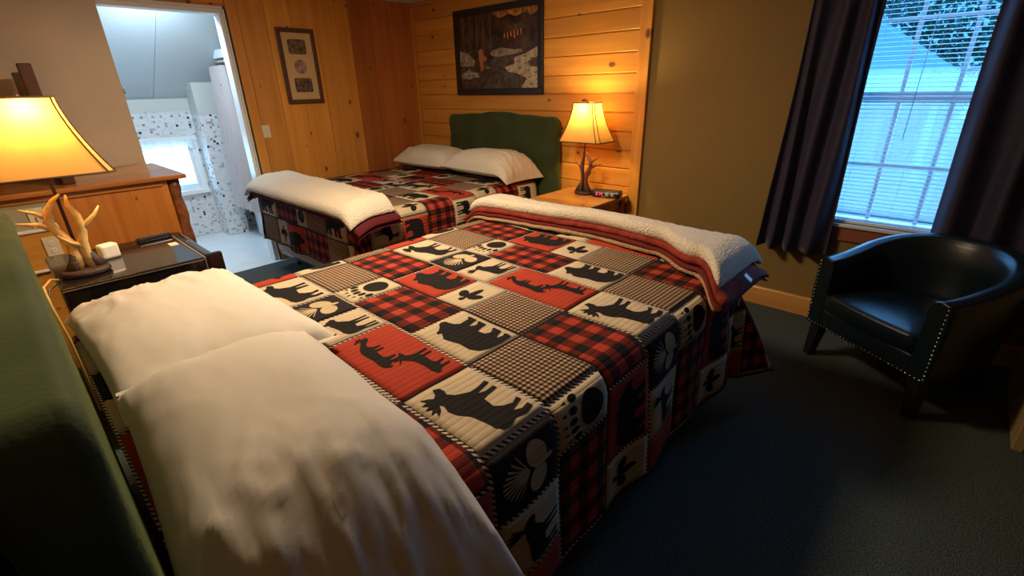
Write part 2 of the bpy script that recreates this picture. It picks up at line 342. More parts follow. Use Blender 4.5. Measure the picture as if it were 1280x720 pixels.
# bathroom window
bwn = struct(MB().box(bwx0 - .07, bwx1 + .07, BY1 - .022, BY1 - .001, bwz1, bwz1 + .05).box(bwx0 - .06, bwx0, BY1 - .02, BY1 - .001, bwz0 - .05, bwz1)
    .box(bwx1, bwx1 + .06, BY1 - .02, BY1 - .001, bwz0 - .05, bwz1).box(bwx0 - .06, bwx1 + .06, BY1 - .05, BY1 - .001, bwz0 - .05, bwz0).build('window_2', white_trim, bevel=.004))
MB().box(bwx0, bwx0 + .04, BY1 + .01, BY1 + .04, bwz0, bwz1).box(bwx1 - .04, bwx1, BY1 + .01, BY1 + .04, bwz0, bwz1).box(bwx0 + .04, bwx1 - .04, BY1 + .01, BY1 + .04, bwz0, bwz0 + .04).box(bwx0 + .04, bwx1 - .04, BY1 + .01, BY1 + .04, bwz1 - .04, bwz1).build('sash', white_trim, bwn)
def frosted():
    m, N, L, P = newmat('frosted_glass'); P.inputs['Base Color'].default_value = (.85, .95, 1, 1); P.inputs['Roughness'].default_value = .5; P.inputs['Transmission Weight'].default_value = 1; return m
MB().box(bwx0 + .04, bwx1 - .04, BY1 + .022, BY1 + .028, bwz0 + .04, bwz1 - .04).build('pane', frosted(), bwn)
# short sheer valance on the bathroom window
def sheer():
    m, N, L, P = newmat('sheer_white'); P.inputs['Base Color'].default_value = (.75, .8, .84, 1); P.inputs['Roughness'].default_value = .9
    t = N.new('ShaderNodeBsdfTranslucent'); t.inputs[0].default_value = (.8, .86, .92, 1); mx = N.new('ShaderNodeMixShader'); mx.inputs[0].default_value = .45
    L.new(P.outputs[0], mx.inputs[1]); L.new(t.outputs[0], mx.inputs[2]); L.new(mx.outputs[0], N['Material Output'].inputs[0]); return m
sheer_m = sheer()
vl = MB().grid(lambda a, b: (bwx0 - .03 + a * (bwx1 - bwx0 + .06), BY1 - .035 + .006 * math.sin(a * 60), bwz1 + .02 - b * (.09 + .015 * math.sin(a * 21) + .01 * math.sin(a * 47))), 60, 5)
tag(vl.build('window_valance', sheer_m), 'short sheer white valance across the top of the bathroom window', 'valance')
# bathtub
tub = thing('bathtub', 'white bathtub behind the shower curtain in the bathroom', 'bathtub', (2.35, 5.78, 0))
def tubfn(a, b):
    t = a * 2 * math.pi; prof = [(1, 0), (1, .40), (1.0, .43), (.96, .45), (.88, .45), (.84, .42), (.78, .2), (.66, .1), (0.01, .09)]
    s, zz = prof[min(8, int(round(b * 8)))]
    c, d = math.cos(t), math.sin(t); e = .35 if s > .9 else .5
    return (.34 * s * math.copysign(abs(c) ** e, c), .62 * s * math.copysign(abs(d) ** e, d), zz)
MB().grid(tubfn, 48, 8, wrapu=True).build('basin', porcelain, tub)
MB().tube([(0, .5, .75), (0, .42, .75), (0, .40, .72)], .02).build('faucet', steel, tub)
# shower rod and curtain
rod = MB().tube([(2.0, 5.12, 1.93), (2.0, 6.66, 1.93)], .014, 10)
tag(rod.build('shower_rod', white_plastic), 'white shower curtain rod across the tub alcove', 'rod')
def curtain_print():
    m, N, L, P = newmat('shower_curtain_cloth'); tc = N.new('ShaderNodeTexCoord'); v = N.new('ShaderNodeTexVoronoi'); v.inputs['Scale'].default_value = 9; L.new(tc.outputs['Object'], v.inputs['Vector'])
    n = N.new('ShaderNodeTexNoise'); n.inputs['Scale'].default_value = 8; L.new(tc.outputs['Object'], n.inputs['Vector'])
    a = N.new('ShaderNodeMath'); a.operation = 'MULTIPLY_ADD'; L.new(n.outputs[0], a.inputs[0]); a.inputs[1].default_value = .3; L.new(v.outputs[0], a.inputs[2])
    r = N.new('ShaderNodeValToRGB'); e = r.color_ramp.elements; e[0].position = .22; e[0].color = (.16, .12, .12, 1); e[1].position = .30; e[1].color = (.50, .43, .42, 1)
    L.new(a.outputs[0], r.inputs[0]); L.new(r.outputs[0], P.inputs['Base Color']); P.inputs['Roughness'].default_value = .85; return m
def scfn(a, b):
    y = 6.36 - a * (.42 + .28 * b); return (1.985 - .02 - .10 * b + .035 * math.sin(a * 38 + b) * (1 - .3 * b), y, 1.89 - b * 1.52)
sc_ = thing('shower_curtain', 'grey and pink patterned shower curtain hanging bunched beside the bathtub', 'curtain', (0, 0, 0))
MB().grid(scfn, 90, 14).build('curtain_cloth', curtain_print(), sc_)
ring = MB().tube([(2.0 + .022 * math.cos(t * math.pi / 5), 0, 1.925 + .026 * math.sin(t * math.pi / 5)) for t in range(11)], .003, 5, False).mesh('ring', steel)
for i in range(8): inst('curtain_ring', ring, sc_, (0, 6.34 - i * .055, 0))
vf = MB().box(1.96, 2.015, 5.12, 6.42, 1.96, 2.04); struct(vf.build('bathroom_header', white_trim, bevel=.004))

# ---------------------------------------------------------------- bedroom window, blind, curtains
win = MB()
for (y0, y1, z0, z1) in ((WY0, WY0 + .035, WZ0, WZ1), (WY1 - .035, WY1, WZ0, WZ1), (WY0, WY1, WZ0, WZ0 + .035), (WY0, WY1, WZ1 - .035, WZ1)):
    win.box(XW + .03, XW + .12, y0, y1, z0, z1)
win1 = struct(win.build('window_1', white_trim))
MB().box(XW + .06, XW + .10, WY0 + .035, WY1 - .035, 1.475, 1.535).build('meeting_rail', white_trim, win1)
for zz0, zz1 in ((WZ0 + .035, 1.475), (1.535, WZ1 - .035)):
    MB().box(XW + .085, XW + .089, WY0 + .035, WY1 - .035, zz0, zz1).build('pane', None, win1)
def clear_glass():
    m, N, L, P = newmat('clear_glass'); P.inputs['Base Color'].default_value = (1, 1, 1, 1); P.inputs['Roughness'].default_value = 0; P.inputs['Transmission Weight'].default_value = 1; P.inputs['IOR'].default_value = 1.45
    t = N.new('ShaderNodeBsdfTransparent'); mx = N.new('ShaderNodeMixShader'); mx.inputs[0].default_value = .12; L.new(t.outputs[0], mx.inputs[1]); L.new(P.outputs[0], mx.inputs[2]); L.new(mx.outputs[0], N['Material Output'].inputs[0]); return m
cg = clear_glass()
for o in win1.children:
    if o.name.startswith('pane'): o.data.materials.clear(); o.data.materials.append(cg)
for yy in (.12, .37):
    MB().box(XW + .075, XW + .098, yy - .011, yy + .011, WZ0 + .036, 1.474).build('muntin', white_trim, win1)
    MB().box(XW + .075, XW + .098, yy - .011, yy + .011, 1.536, WZ1 - .036).build('muntin', white_trim, win1)
for zz in (1.10, 1.93): MB().box(XW + .076, XW + .097, WY0 + .036, WY1 - .036, zz - .010, zz + .010).build('muntin', white_trim, win1)
MB().box(XW - .035, XW + .03, WY0 - .04, WY1 + .04, WZ0 - .022, WZ0).build('window_sill', white_trim, win1, bevel=.004)
MB().box(XW - .018, XW, WY0 - .03, WY1 + .03, WZ0 - .115, WZ0 - .0225).build('apron', mat('apron_wood', (.30, .095, .05), .5), win1)
def slatmat():
    m, N, L, P = newmat('blind_slat'); P.inputs['Base Color'].default_value = (.42, .47, .50, 1); P.inputs['Roughness'].default_value = .4
    t = N.new('ShaderNodeBsdfTranslucent'); t.inputs[0].default_value = (.55, .66, .72, 1); mx = N.new('ShaderNodeMixShader'); mx.inputs[0].default_value = .3
    L.new(P.outputs[0], mx.inputs[1]); L.new(t.outputs[0], mx.inputs[2]); L.new(mx.outputs[0], N['Material Output'].inputs[0]); return m
slm = slatmat()
blind = thing('window_blind', 'white mini blind with open slats in the bedroom window', 'blind', (XW + .012, .245, WZ0))
ang = math.radians(12); hw = .0125
sl = MB().grid(lambda a, b: ((b - .5) * 2 * hw * math.cos(ang), (a - .5) * (WY1 - WY0 - .02), (b - .5) * 2 * hw * math.sin(ang) + .0016 * (1 - (2 * b - 1) ** 2)), 1, 4)
slme = sl.mesh('slat', slm); k = 0
while .035 + k * .0245 < WZ1 - WZ0 - .05:
    inst('slat', slme, blind, (0, 0, .035 + k * .0245)); k += 1
MB().box(-.013, .013, -.365, .365, .004, .022).build('bottom_rail', white_trim, blind, bevel=.003)
MB().box(-.016, .016, -.365, .365, WZ1 - WZ0 - .035, WZ1 - WZ0 - .004).build('head_rail', white_trim, blind, bevel=.003)
for yy in (-.27, 0, .27): MB().tube([(-.0135, yy, .02), (-.0135, yy, WZ1 - WZ0 - .03)], .0009, 4).build('ladder_cord', white_plastic, blind)
MB().tube([(-.022, .05, .55), (-.018, .05, WZ1 - WZ0 - .05)], .002, 5).build('tilt_wand', steel, blind)
def drape(name, label, ytop, ybot, z0, z1, folds, x0=3.69, amp=.032, ph=0):
    o = thing(name, label, 'curtain', (0, 0, 0), group='plum curtains at the window')
    def fn(a, b):
        y = (ytop[0] + a * (ytop[1] - ytop[0])) * (1 - b) + (ybot[0] + a * (ybot[1] - ybot[0])) * b
        am = amp * (.55 + .6 * b); x = x0 + am * math.sin(a * folds * 2 * math.pi + ph + .8 * math.sin(b * 2 + a * 5)) + .005 * math.sin(a * folds * 3.1 * math.pi + b * 3)
        return (x, y + .008 * math.sin(b * 5 + a * 9), z1 - b * (z1 - z0) + .006 * math.sin(a * 30))
    g = MB().grid(fn, int(folds * 26), 30).build('curtain_panel', curtain_m, o)
    m = g.modifiers.new('s', 'SOLIDIFY'); m.thickness = .003
    hem = MB().grid(lambda a, b: (fn(a, 1)[0] - .003, fn(a, 1)[1], fn(a, 1)[2] + .001 + b * .07), int(folds * 26), 1).build('hem', curtain_m, o)
    return o
drape('window_curtain', 'dark plum curtain panel hanging left of the window', (.528, .90), (.535, .955), .50, 2.38, 3.5)
drape('window_curtain', 'dark plum curtain panel right of the window behind the armchair', (.045, -.62), (.035, -.66), .50, 2.38, 4, ph=1.3)
rd = MB().tube([(3.69, 1.05, 2.395), (3.69, -.75, 2.395)], .012, 10); tag(rd.build('curtain_rod', bronze), 'bronze curtain rod above the bedroom window', 'rod')

# ---------------------------------------------------------------- outside, seen through the blind
ground = struct(MB().box(4.2, 40, -25, 25, -.9, -.8).build('ground_outside', mat('grass', (.10, .16, .07), .9, var=.4, vscale=3)))
hs = thing('neighbour_house', 'pale gabled house seen outside through the window blind', 'house', (12, 1.5, -.8))
MB().box(0, 4, -1.2, 3.6, 0, 2.15).build('house_wall', mat('house_siding', (.45, .50, .55), .7), hs)
MB().prism([(-1.55, 2.1), (1.35, 4.1), (4.2, 2.1)], 'x', -.25, 4.2).build('gable_roof', mat('roof_light', (.80, .84, .86), .6), hs)
MB().prism([(-1.25, 2.15), (1.35, 3.90), (3.9, 2.15)], 'x', -.27, -.255).build('gable_face', mat('gable_siding', (.85, .88, .9), .7), hs)
for a in (-1.0, .1, 1.2): MB().box(-1.2, -1.1, a, a + .1, 0, 2.1).build('porch_post', white_trim, hs)
MB().box(-1.3, 0, -1.3, 3.6, 2.0, 2.12).build('porch_roof', white_trim, hs)
hw_ = mat('house_window_dark', (.10, .16, .22), .1)
for a in (-.8, .35): MB().box(-.02, -.001, a, a + .6, .9, 1.7).build('window', hw_, hs)
MB().box(-1.25, -.15, -1.15, 3.5, .02, .75).build('porch_deck', mat('porch_grey', (.36, .42, .46), .7), hs)
def tree(x, y, r, h, lab):
    t = thing('leafy_tree', lab, 'tree', (x, y, -.8), group='trees beyond the house')
    MB().tube([(0, 0, 0), (0.05, .05, h * .6), (0, 0, h)], [.16, .12, .05], 8).build('trunk', barkm, t)
    mb = MB(); rnd = random.Random(int(x * 10 + y * 7))
    for i in range(5000):
        d = Vector((rnd.gauss(0, 1), rnd.gauss(0, 1), rnd.gauss(0, 1))).normalized() * r * rnd.uniform(.35, 1)
        c = Vector((d.x, d.y, h + d.z * .9)); q = Vector((rnd.gauss(0, 1), rnd.gauss(0, 1), rnd.gauss(0, 1))).normalized(); u = q.orthogonal().normalized() * .10; vv = q.cross(u)
        mb.add([c - u, c + vv * .6, c + u, c - vv * .6], [(0, 1, 2, 3)])
    f = mb.build('foliage', mat('leaf_green', (.05, .10, .05), .7, var=.5, vscale=2), t, fix=False); f['kind'] = 'stuff'
tree(19.5, 1.2, 3.3, 4.2, 'leafy tree behind the gabled house outside')
tree(21, 9.0, 3.2, 4.6, 'leafy tree farther left behind the gabled house outside')

# ---------------------------------------------------------------- beds
class BedMap:
    def __init__(s, rot, ox=0, oy=0): s.rot, s.ox, s.oy = rot, ox, oy
    def __call__(s, x, y, z): return (s.ox - x, s.oy - y, z) if s.rot else (x, y, z)
def headboard_outline(y0, y1, z0, z1):
    w_ = y1 - y0; pts = [(y0, z0), (y1, z0)]
    def top(t):  # t 0..1 from the right end to the left
        e = min(t, 1 - t)
        d = -.022 if e > .04 else -.022 - .05 * ((.04 - e) / .04) ** 2
        if e > .14: d += .012 * math.sin((min(e, .26) - .14) / .12 * math.pi / 2)
        if e > .30: d += .022 * (1 - math.cos(min(1, (e - .30) / .14) * math.pi)) / 2
        return z1 - .012 + d
    n = 60
    pts += [(y1 - .004 * 0, z1 - .30), (y1 - .014, z1 - .24), (y1 - .002, z1 - .17)]
    pts += [(y1 - w_ * i / n, top(i / n)) for i in range(n + 1)]
    pts += [(y0 + .002, z1 - .17), (y0 + .014, z1 - .24), (y0, z1 - .30)]
    return pts
def make_bed(B, label, x0, x1, y0, y1, T, hb, hbx):
    """box spring, mattress, frame and upholstered headboard; outer cloth edges at x1, y0, y1"""
    o = thing('bed', label, 'bed', B((x0 + x1) / 2, (y0 + y1) / 2, 0), math.pi if B.rot else 0)
    cx, cy = (x0 + x1) / 2, (y0 + y1) / 2
    g = .045
    MB().box(x0 - cx, x1 - cx - g, y0 - cy + g, y1 - cy - g, .44, T - .03).build('mattress', mattress_m, o, bevel=.06, seg=5)
    MB().box(x0 - cx + .01, x1 - cx - g - .02, y0 - cy + g + .02, y1 - cy - g - .02, .16, .435).build('box_spring', skirt_m, o, bevel=.02, seg=3)
    MB().box(x0 - cx + .02, x1 - cx - .08, y0 - cy + .08, y1 - cy - .08, .13, .158).build('bed_frame', black_plastic, o)
    for lx in (x0 + .12, x1 - .2):
        for ly in (y0 + .18, y1 - .18): MB().tube([(lx - cx, ly - cy, 0), (lx - cx, ly - cy, .13)], .022, 10).build('leg', black_plastic, o)
    h0, h1, hz = hb
    pts = headboard_outline(h0 - cy, h1 - cy, .25, hz)
    hbm = MB().prism(pts, 'x', hbx[0] - cx, hbx[1] - cx)
    hbm.sm = [True] * len(hbm.f); hbo = hbm.build('headboard', green_velvet, o, bevel=.028, seg=5); hbo.modifiers[0].harden_normals = True; hbo.modifiers[0].angle_limit = math.radians(55)
    for yy in (h0 + .25, h1 - .25): MB().box(hbx[0] - cx + .01, hbx[1] - cx - .02, yy - cy - .03, yy - cy + .03, 0, .26).build('headboard_leg', black_plastic, o)
    return o
B1 = BedMap(False); B2 = BedMap(True, 3.74, 7.90)
make_bed(B1, 'near queen bed with a tall green velvet headboard, in the foreground', (.03), 2.35, .66, 2.40, .76, (.66, 2.34, 1.315), (-.125, -.012))
make_bed(B2, 'far queen bed with a green velvet headboard against the pine wall', .09, 2.11, 3.03, 4.87, .76, (3.52, 5.07, 1.385), (.005, .085))

class Quilt:
    def __init__(s, B, x1, y0, y1, T, r=.085, seed=0):
        s.B, s.x1, s.y0, s.y1, s.T, s.r, s.seed = B, x1 - r, y0 + r, y1 - r, T, r, seed
    def S(s, u, v):
        a = max(0., u - s.x1); b = v - s.y1 if v > s.y1 else (s.y0 - v if v < s.y0 else 0.); sg = 1 if v > s.y1 else -1
        bx, by = min(u, s.x1), min(max(v, s.y0), s.y1); r = s.r
        z = s.T + .006 * nz(u * 2.3, v * 2.3, s.seed) + .0025 * nz(u * 8, v * 8, s.seed)
        if a <= 0 and b <= 0: return (bx, by, z)
        d = (a ** 5 + b ** 5) ** .2; th = math.atan2(b, a); c2 = math.sin(2 * th) ** 2 if (a > 0 and b > 0) else 0
        if d < r * math.pi / 2: out = r * math.sin(d / r); dz = r * (1 - math.cos(d / r))
        else:
            e = d - r * math.pi / 2; t = .05 + .42 * c2
            out = r + e * math.sin(t); dz = r + e * math.cos(t)
            al = u if a <= 0 else (v if b <= 0 else th * .8)
            out += min(1, e / .3) * (.012 * math.sin(al * 9 + s.seed) + .010 * math.sin(al * 17 + 1 + s.seed))
        return (bx + out * math.cos(th), by + sg * out * math.sin(th), z - dz)
    def P(s, u, v, off):
        e = .004; p = Vector(s.S(u, v)); n = (Vector(s.S(u + e, v)) - p).cross(Vector(s.S(u, v + e)) - p)
        n = n.normalized() if n.length > 1e-12 else Vector((0, 0, 1))
        return s.B(*(p + n * off))
COLS = {0: [('moose', .34), ('pinecone', .22), ('elk', .22), ('deer', .46)], 1: [('gingham', .33), ('paw', .17), ('buffalo', .42), ('bear', .32)],
        2: [('buffalo', .41), ('bearred', .32), ('bee', .20), ('gingham', .31)]}
BASEC = {'moose': 'cream', 'pinecone': 'black', 'elk': 'cream', 'deer': 'red', 'gingham': 'gingham', 'paw': 'cream', 'buffalo': 'buffalo', 'bear': 'cream', 'bearred': 'red', 'bee': 'cream'}
def ell(cx, cy, rx, ry, n=14, rot=0):
    return [(cx + rx * math.cos(t) * math.cos(rot) - ry * math.sin(t) * math.sin(rot), cy + rx * math.cos(t) * math.sin(rot) + ry * math.sin(t) * math.cos(rot)) for t in [2 * math.pi * i / n for i in range(n)]]
MOOSE = [(.04, .66), (.07, .58), (.14, .57), (.20, .60), (.27, .54), (.31, .44), (.34, .36), (.33, .22), (.30, .06), (.36, .05), (.385, .20), (.41, .33), (.44, .22), (.43, .07), (.48, .06), (.50, .22), (.52, .35), (.67, .38), (.73, .30), (.77, .18), (.73, .06), (.79, .05), (.82, .18), (.85, .28), (.89, .18), (.87, .06), (.93, .05), (.95, .20), (.93, .36), (.96, .48), (.95, .60), (.89, .66), (.78, .67), (.63, .70), (.52, .79), (.42, .82), (.33, .78), (.28, .80), (.36, .86), (.41, .95), (.34, .91), (.34, .99), (.285, .91), (.25, .985), (.225, .90), (.17, .96), (.165, .87), (.09, .91), (.13, .82), (.17, .77), (.13, .71)]
ELK = [(.10, .56), (.14, .50), (.22, .52), (.30, .50), (.36, .42), (.42, .36), (.42, .20), (.40, .04), (.44, .04), (.47, .20), (.49, .34), (.52, .20), (.51, .04), (.55, .04), (.57, .20), (.60, .34), (.72, .36), (.77, .26), (.76, .04), (.81, .04), (.82, .24), (.86, .30), (.87, .05), (.92, .05), (.91, .34), (.93, .48), (.90, .60), (.80, .64), (.64, .64), (.50, .66), (.40, .68), (.32, .68), (.30, .74), (.34, .84), (.38, .96), (.31, .88), (.30, .99), (.26, .88), (.22, .97), (.215, .85), (.14, .90), (.20, .79), (.24, .71), (.17, .66)]
BEAR = [(.03, .52), (.06, .45), (.13, .44), (.20, .41), (.25, .34), (.23, .14), (.18, .10), (.19, .06), (.33, .06), (.35, .18), (.38, .30), (.42, .22), (.41, .13), (.37, .10), (.38, .06), (.51, .06), (.53, .20), (.56, .31), (.67, .29), (.70, .20), (.67, .12), (.64, .08), (.66, .05), (.79, .06), (.82, .18), (.86, .26), (.88, .14), (.85, .09), (.87, .06), (.97, .07), (.985, .30), (.97, .55), (.92, .70), (.80, .77), (.62, .76), (.50, .80), (.38, .83), (.30, .77), (.26, .74), (.24, .80), (.20, .79), (.18, .72), (.12, .64), (.05, .58)]
DEERG = [(.06, .12), (.10, .07), (.16, .12), (.20, .22), (.27, .32), (.33, .30), (.37, .22), (.38, .03), (.41, .03), (.42, .22), (.45, .30), (.47, .03), (.50, .03), (.51, .30), (.68, .32), (.74, .25), (.76, .03), (.79, .03), (.80, .25), (.84, .25), (.85, .03), (.88, .03), (.89, .30), (.95, .44), (.97, .36), (.99, .46), (.94, .58), (.86, .63), (.68, .60), (.50, .63), (.38, .62), (.28, .54), (.20, .42), (.13, .33), (.11, .38), (.14, .52), (.10, .50), (.07, .38), (.02, .40), (.06, .30), (.02, .24), (.08, .24)]
DEERU = [(.20, .66), (.27, .63), (.32, .62), (.36, .50), (.38, .36), (.36, .03), (.395, .03), (.42, .34), (.47, .30), (.46, .03), (.495, .03), (.51, .30), (.68, .32), (.74, .25), (.72, .03), (.755, .03), (.79, .25), (.84, .25), (.84, .03), (.875, .03), (.89, .32), (.94, .44), (.965, .42), (.95, .55), (.86, .60), (.68, .58), (.52, .62), (.44, .72), (.38, .80), (.42, .90), (.47, .99), (.40, .92), (.36, .84), (.34, .98), (.30, .99), (.33, .82), (.26, .90), (.29, .78), (.24, .73)]
SHAPES = {'moose': [MOOSE], 'elk': [ELK], 'bear': [BEAR], 'bearred': [BEAR],
          'deer': [[(.02 + .60 * x, .44 + .54 * y) for x, y in DEERG], [(.36 + .62 * x, .03 + .56 * y) for x, y in DEERU]],
          'paw': [ell(.5, .34, .36, .25, 22)] + [ell(.10 + .2 * i, .66 + .10 * math.sin(math.pi * i / 4), .075, .085, 10) for i in range(5)] + [[(.065 + .2 * i, .80 + .10 * math.sin(math.pi * i / 4)), (.135 + .2 * i, .80 + .10 * math.sin(math.pi * i / 4)), (.10 + .2 * i, .90 + .10 * math.sin(math.pi * i / 4))] for i in range(5)],
          'pinecone': [ell(.34, .36, .22, .16, 20, -.5), ell(.70, .36, .20, .15, 20, .4), ell(.50, .18, .05, .10, 10)] + [[(.49, .5), (.49 + .34 * math.cos(t) - .014, .5 + .44 * math.sin(t)), (.49 + .34 * math.cos(t) + .020, .5 + .44 * math.sin(t)), (.52, .5)] for t in [math.pi * (.14 + .072 * i) for i in range(11)]],
          'bee': [ell(.5, .48, .09, .26, 14), ell(.30, .58, .17, .11, 14, .6), ell(.70, .58, .17, .11, 14, -.6), ell(.5, .78, .07, .07, 10)]}
def tess(polys):
    bm = bmesh.new()
    for p in polys:
        vs = [bm.verts.new((x, y, 0)) for x, y in p]; bm.faces.new(vs)
    for i in range(1, 12):
        for no in ((1, 0, 0), (0, 1, 0)):
            bmesh.ops.bisect_plane(bm, geom=bm.verts[:] + bm.edges[:] + bm.faces[:], dist=1e-5, plane_co=(i / 12, i / 12, 0), plane_no=no)
    bmesh.ops.triangulate(bm, faces=bm.faces[:]); bm.verts.index_update()
    r = ([(v.co.x, v.co.y) for v in bm.verts], [tuple(v.index for v in f.verts) for f in bm.faces]); bm.free(); return r
TESS = {k: tess(v) for k, v in SHAPES.items()}
def make_quilt(Qd, label, ustart, uend, vlo, vhi, uorig, vorig, uoff=0):
    o = thing('patchwork_quilt', label, 'quilt', Qd.B((ustart + Qd.x1) / 2, (Qd.y0 + Qd.y1) / 2, Qd.T), group=None)
    inv = Vector(o.location)
    def P(u, v, off): return Vector(Qd.P(u, v, off)) - inv
    # backing sheet (seen as sashing and hem)
    nu, nv = int((uend - ustart) / .03), int((vhi - vlo) / .03)
    mb = MB(); mb.grid(lambda a, b: P(ustart + a * (uend - ustart), vlo + b * (vhi - vlo), 0), nu, nv)
    mb.uv = [(ustart + i / nu * (uend - ustart), vlo + j / nv * (vhi - vlo)) for i in range(nu + 1) for j in range(nv + 1)]
    mb.build('backing', quilt_mat('quilt_sashing', 'backing', (uorig - uoff * .267, vorig, 0)), o, fix=False)
    hem = MB()
    path = [P(uend, vlo + (vhi - vlo) * i / nv, .002) for i in range(nv + 1)]; hem.tube(path, .006, 6)
    for vv in (vlo, vhi): hem.tube([P(ustart + (uend - ustart) * i / nu, vv, .002) for i in range(nu + 1)], .006, 6)
    hem.build('hem_binding', Q['black'], o, fix=False)
    j = math.floor((ustart - uorig) / .267) - 1; g = .0068
    while uorig + j * .267 < uend:
        c0 = uorig + j * .267; rows = COLS[(j + uoff) % 3]; v = vorig + 1.24 * 3; k = 0
        while v > vlo:
            kind, dv = rows[k % 4]; vt, vb = v, v - dv; v = vb; k += 1
            a0, a1, b0, b1 = max(c0, ustart) + g, min(c0 + .267, uend - .006) - g, max(vb, vlo + .006) + g, min(vt, vhi - .006) - g
            if a1 - a0 < .03 or b1 - b0 < .03: continue
            n1, n2 = max(2, int((a1 - a0) / .024)), max(2, int((b1 - b0) / .024))
            mb = MB(); us = [a0] + [a0 + (a1 - a0) * i / n1 for i in range(n1 + 1)] + [a1]; vs = [b0] + [b0 + (b1 - b0) * i / n2 for i in range(n2 + 1)] + [b1]
            mb.uv = []
            for i, u_ in enumerate(us):
                for q, v_ in enumerate(vs):
                    edge = i in (0, len(us) - 1) or q in (0, len(vs) - 1)
                    mid = min(u_ - a0, a1 - u_, v_ - b0, b1 - v_); mb.v.append(tuple(P(u_, v_, .001 if edge else .0028 + .0022 * min(1, mid / .03)))); mb.uv.append((u_, v_))
            m2 = len(vs)
            for i in range(len(us) - 1):
                for q in range(m2 - 1):
                    a = i * m2 + q; mb.f.append((a, a + m2, a + m2 + 1, a + 1)); mb.sm.append(True)
            po = mb.build('patch', Q[BASEC[kind]], o, fix=False)
            if kind in TESS:
                full = (a1 - a0) > .20 and (b1 - b0) > dv * .72
                if full:
                    vv_, ff_ = TESS[kind]; pb = MB(); pb.uv = []
                    for (x, y) in vv_:
                        u_, v_ = c0 + .267 * (1 - (.06 + .88 * y)), vt - dv * (.04 + .92 * x)
                        u_ = min(max(u_, a0 + .002), a1 - .002); v_ = min(max(v_, b0 + .002), b1 - .002)
                        pb.v.append(tuple(P(u_, v_, .0066))); pb.uv.append((u_, v_))
                    pb.f = ff_; pb.sm = [True] * len(ff_)
                    pb.build({'bearred': 'bear', 'bee': 'bee'}.get(kind, kind) + '_print', Q['cone' if kind == 'pinecone' else 'ink'], po, fix=False)
        j += 1
    return o
q1 = Quilt(B1, 2.38, .655, 2.405, .772, seed=1.0)
make_quilt(q1, 'red, black and cream patchwork wildlife quilt on the near bed', .005, 2.295 + .60, .74 - .645, 2.32 + .60, .605, 2.27)
q2 = Quilt(B2, 2.12, 3.02, 4.88, .772, seed=5.0)
make_quilt(q2, 'patchwork wildlife quilt on the far bed beside the pine wall', .15, 2.035 + .50, 3.105 - .02, 4.795 + .60, .42, 4.40, 1)

# ---------------------------------------------------------------- folded sherpa throws
def throw(B, label, T, xf, xb, ya, yb, edge0, edge1, drop, endmat, tagend=None):
    """three cloth layers folded across the foot: tan sherpa below, brick-red plush, cream sherpa on top"""
    o = thing('sherpa_throw', label, 'blanket', B((xf(0.5) + xb) / 2, (ya + yb) / 2, T)); inv = Vector(o.location)
    def zc(x, y):
        z = 0.0
        if x > xb - .16: t = x - (xb - .16); z -= 1.6 * t * t if t < .25 else 1.6 * .0625 + .8 * (t - .25)
        for e, s in ((edge0, -1), (edge1, 1)):
            t = (y - e) * s
            if t > 0: z -= min(1.3 * t * t * 3, .35 * t + .02)
        return z
    def layer(name, m, f_in, f_out, z0, z1, shr, n=.004, sc=16, ns=0.):
        L0, L1 = ya + shr, yb - shr
        mb = MB(); NX, NY = 26, 96
        def sect(a, yy):
            x0 = xf((yy - ya) / (yb - ya)) + f_in; x1 = xb + f_out; wid = x1 - x0
            t = a * 2; top = t <= 1; t = t if top else 2 - t          # go out on top, back below
            x = x0 + wid * t; e = min(t, 1 - t) * wid; rr = (z1 - z0) / 2; cap = min(1, e / rr) if rr > 0 else 1; hh = rr * math.sqrt(max(0, 1 - (1 - cap) ** 2))
            dr = drop if t > .6 else 0
            z = T + (z0 + z1) / 2 + (hh if top else -hh)
            ey = min(yy - L0, L1 - yy); z = T + (z0 + z1) / 2 + (z - T - (z0 + z1) / 2) * math.sqrt(min(1, max(0.02, ey / rr)))
            wob = .010 * nz(x * 3 + ns, yy * 3.1, z0 * 20) + n * nz(x * sc, yy * sc, z0 * 30)
            xx = x + .014 * nz(yy * 4 + ns, z0 * 55, .3) * (1 if t < .5 else .3)
            return Vector(B(xx, yy, z + zc(x, yy) + (wob if top else wob * .6))) - inv
        mb.grid(lambda a, b: sect(a, L0 + (L1 - L0) * b), 2 * NX, NY, wrapu=True)
        for j, rev in ((0, False), (NY, True)):
            ids = [i * (NY + 1) + j for i in range(2 * NX)]; mb.f.append(tuple(ids if rev else ids[::-1])); mb.sm.append(False)
        return mb.build(name, m, o)
    layer('sherpa_lining', sherpa_t, -.038, -.02, .012, .032, .035, ns=3)
    layer('plush_fold', plush_dr if endmat == 'r' else plush_d, -.020, .03, .028, .050, .004, ns=9)
    layer('plush_edge', plush_r if endmat == 'r' else plush_d, -.003, .03, .048, .085, .0, ns=5)
    layer('sherpa_face', sherpa_m, .010, .055, .074, .150, .05, .006, 30, ns=1)
    return o, inv, zc
def interp(tab):
    def f(t):
        for (a, va), (b, vb) in zip(tab[:-1], tab[1:]):
            if t <= b: k = (t - a) / (b - a); k = k * k * (3 - 2 * k); return va + (vb - va) * k
        return tab[-1][1]
    return f
t1, inv1, zc1 = throw(B1, 'cream sherpa throw with brick-red underside folded across the near bed foot', .772, interp([(0, 1.90), (.12, 2.10), (.26, 2.26), (.45, 2.30), (.75, 2.24), (1, 2.18)]), 2.50, .57, 2.52, .76, 2.34, .1, 'r')
tg = MB().box(-.028, .028, -.001, .001, -.02, .02)
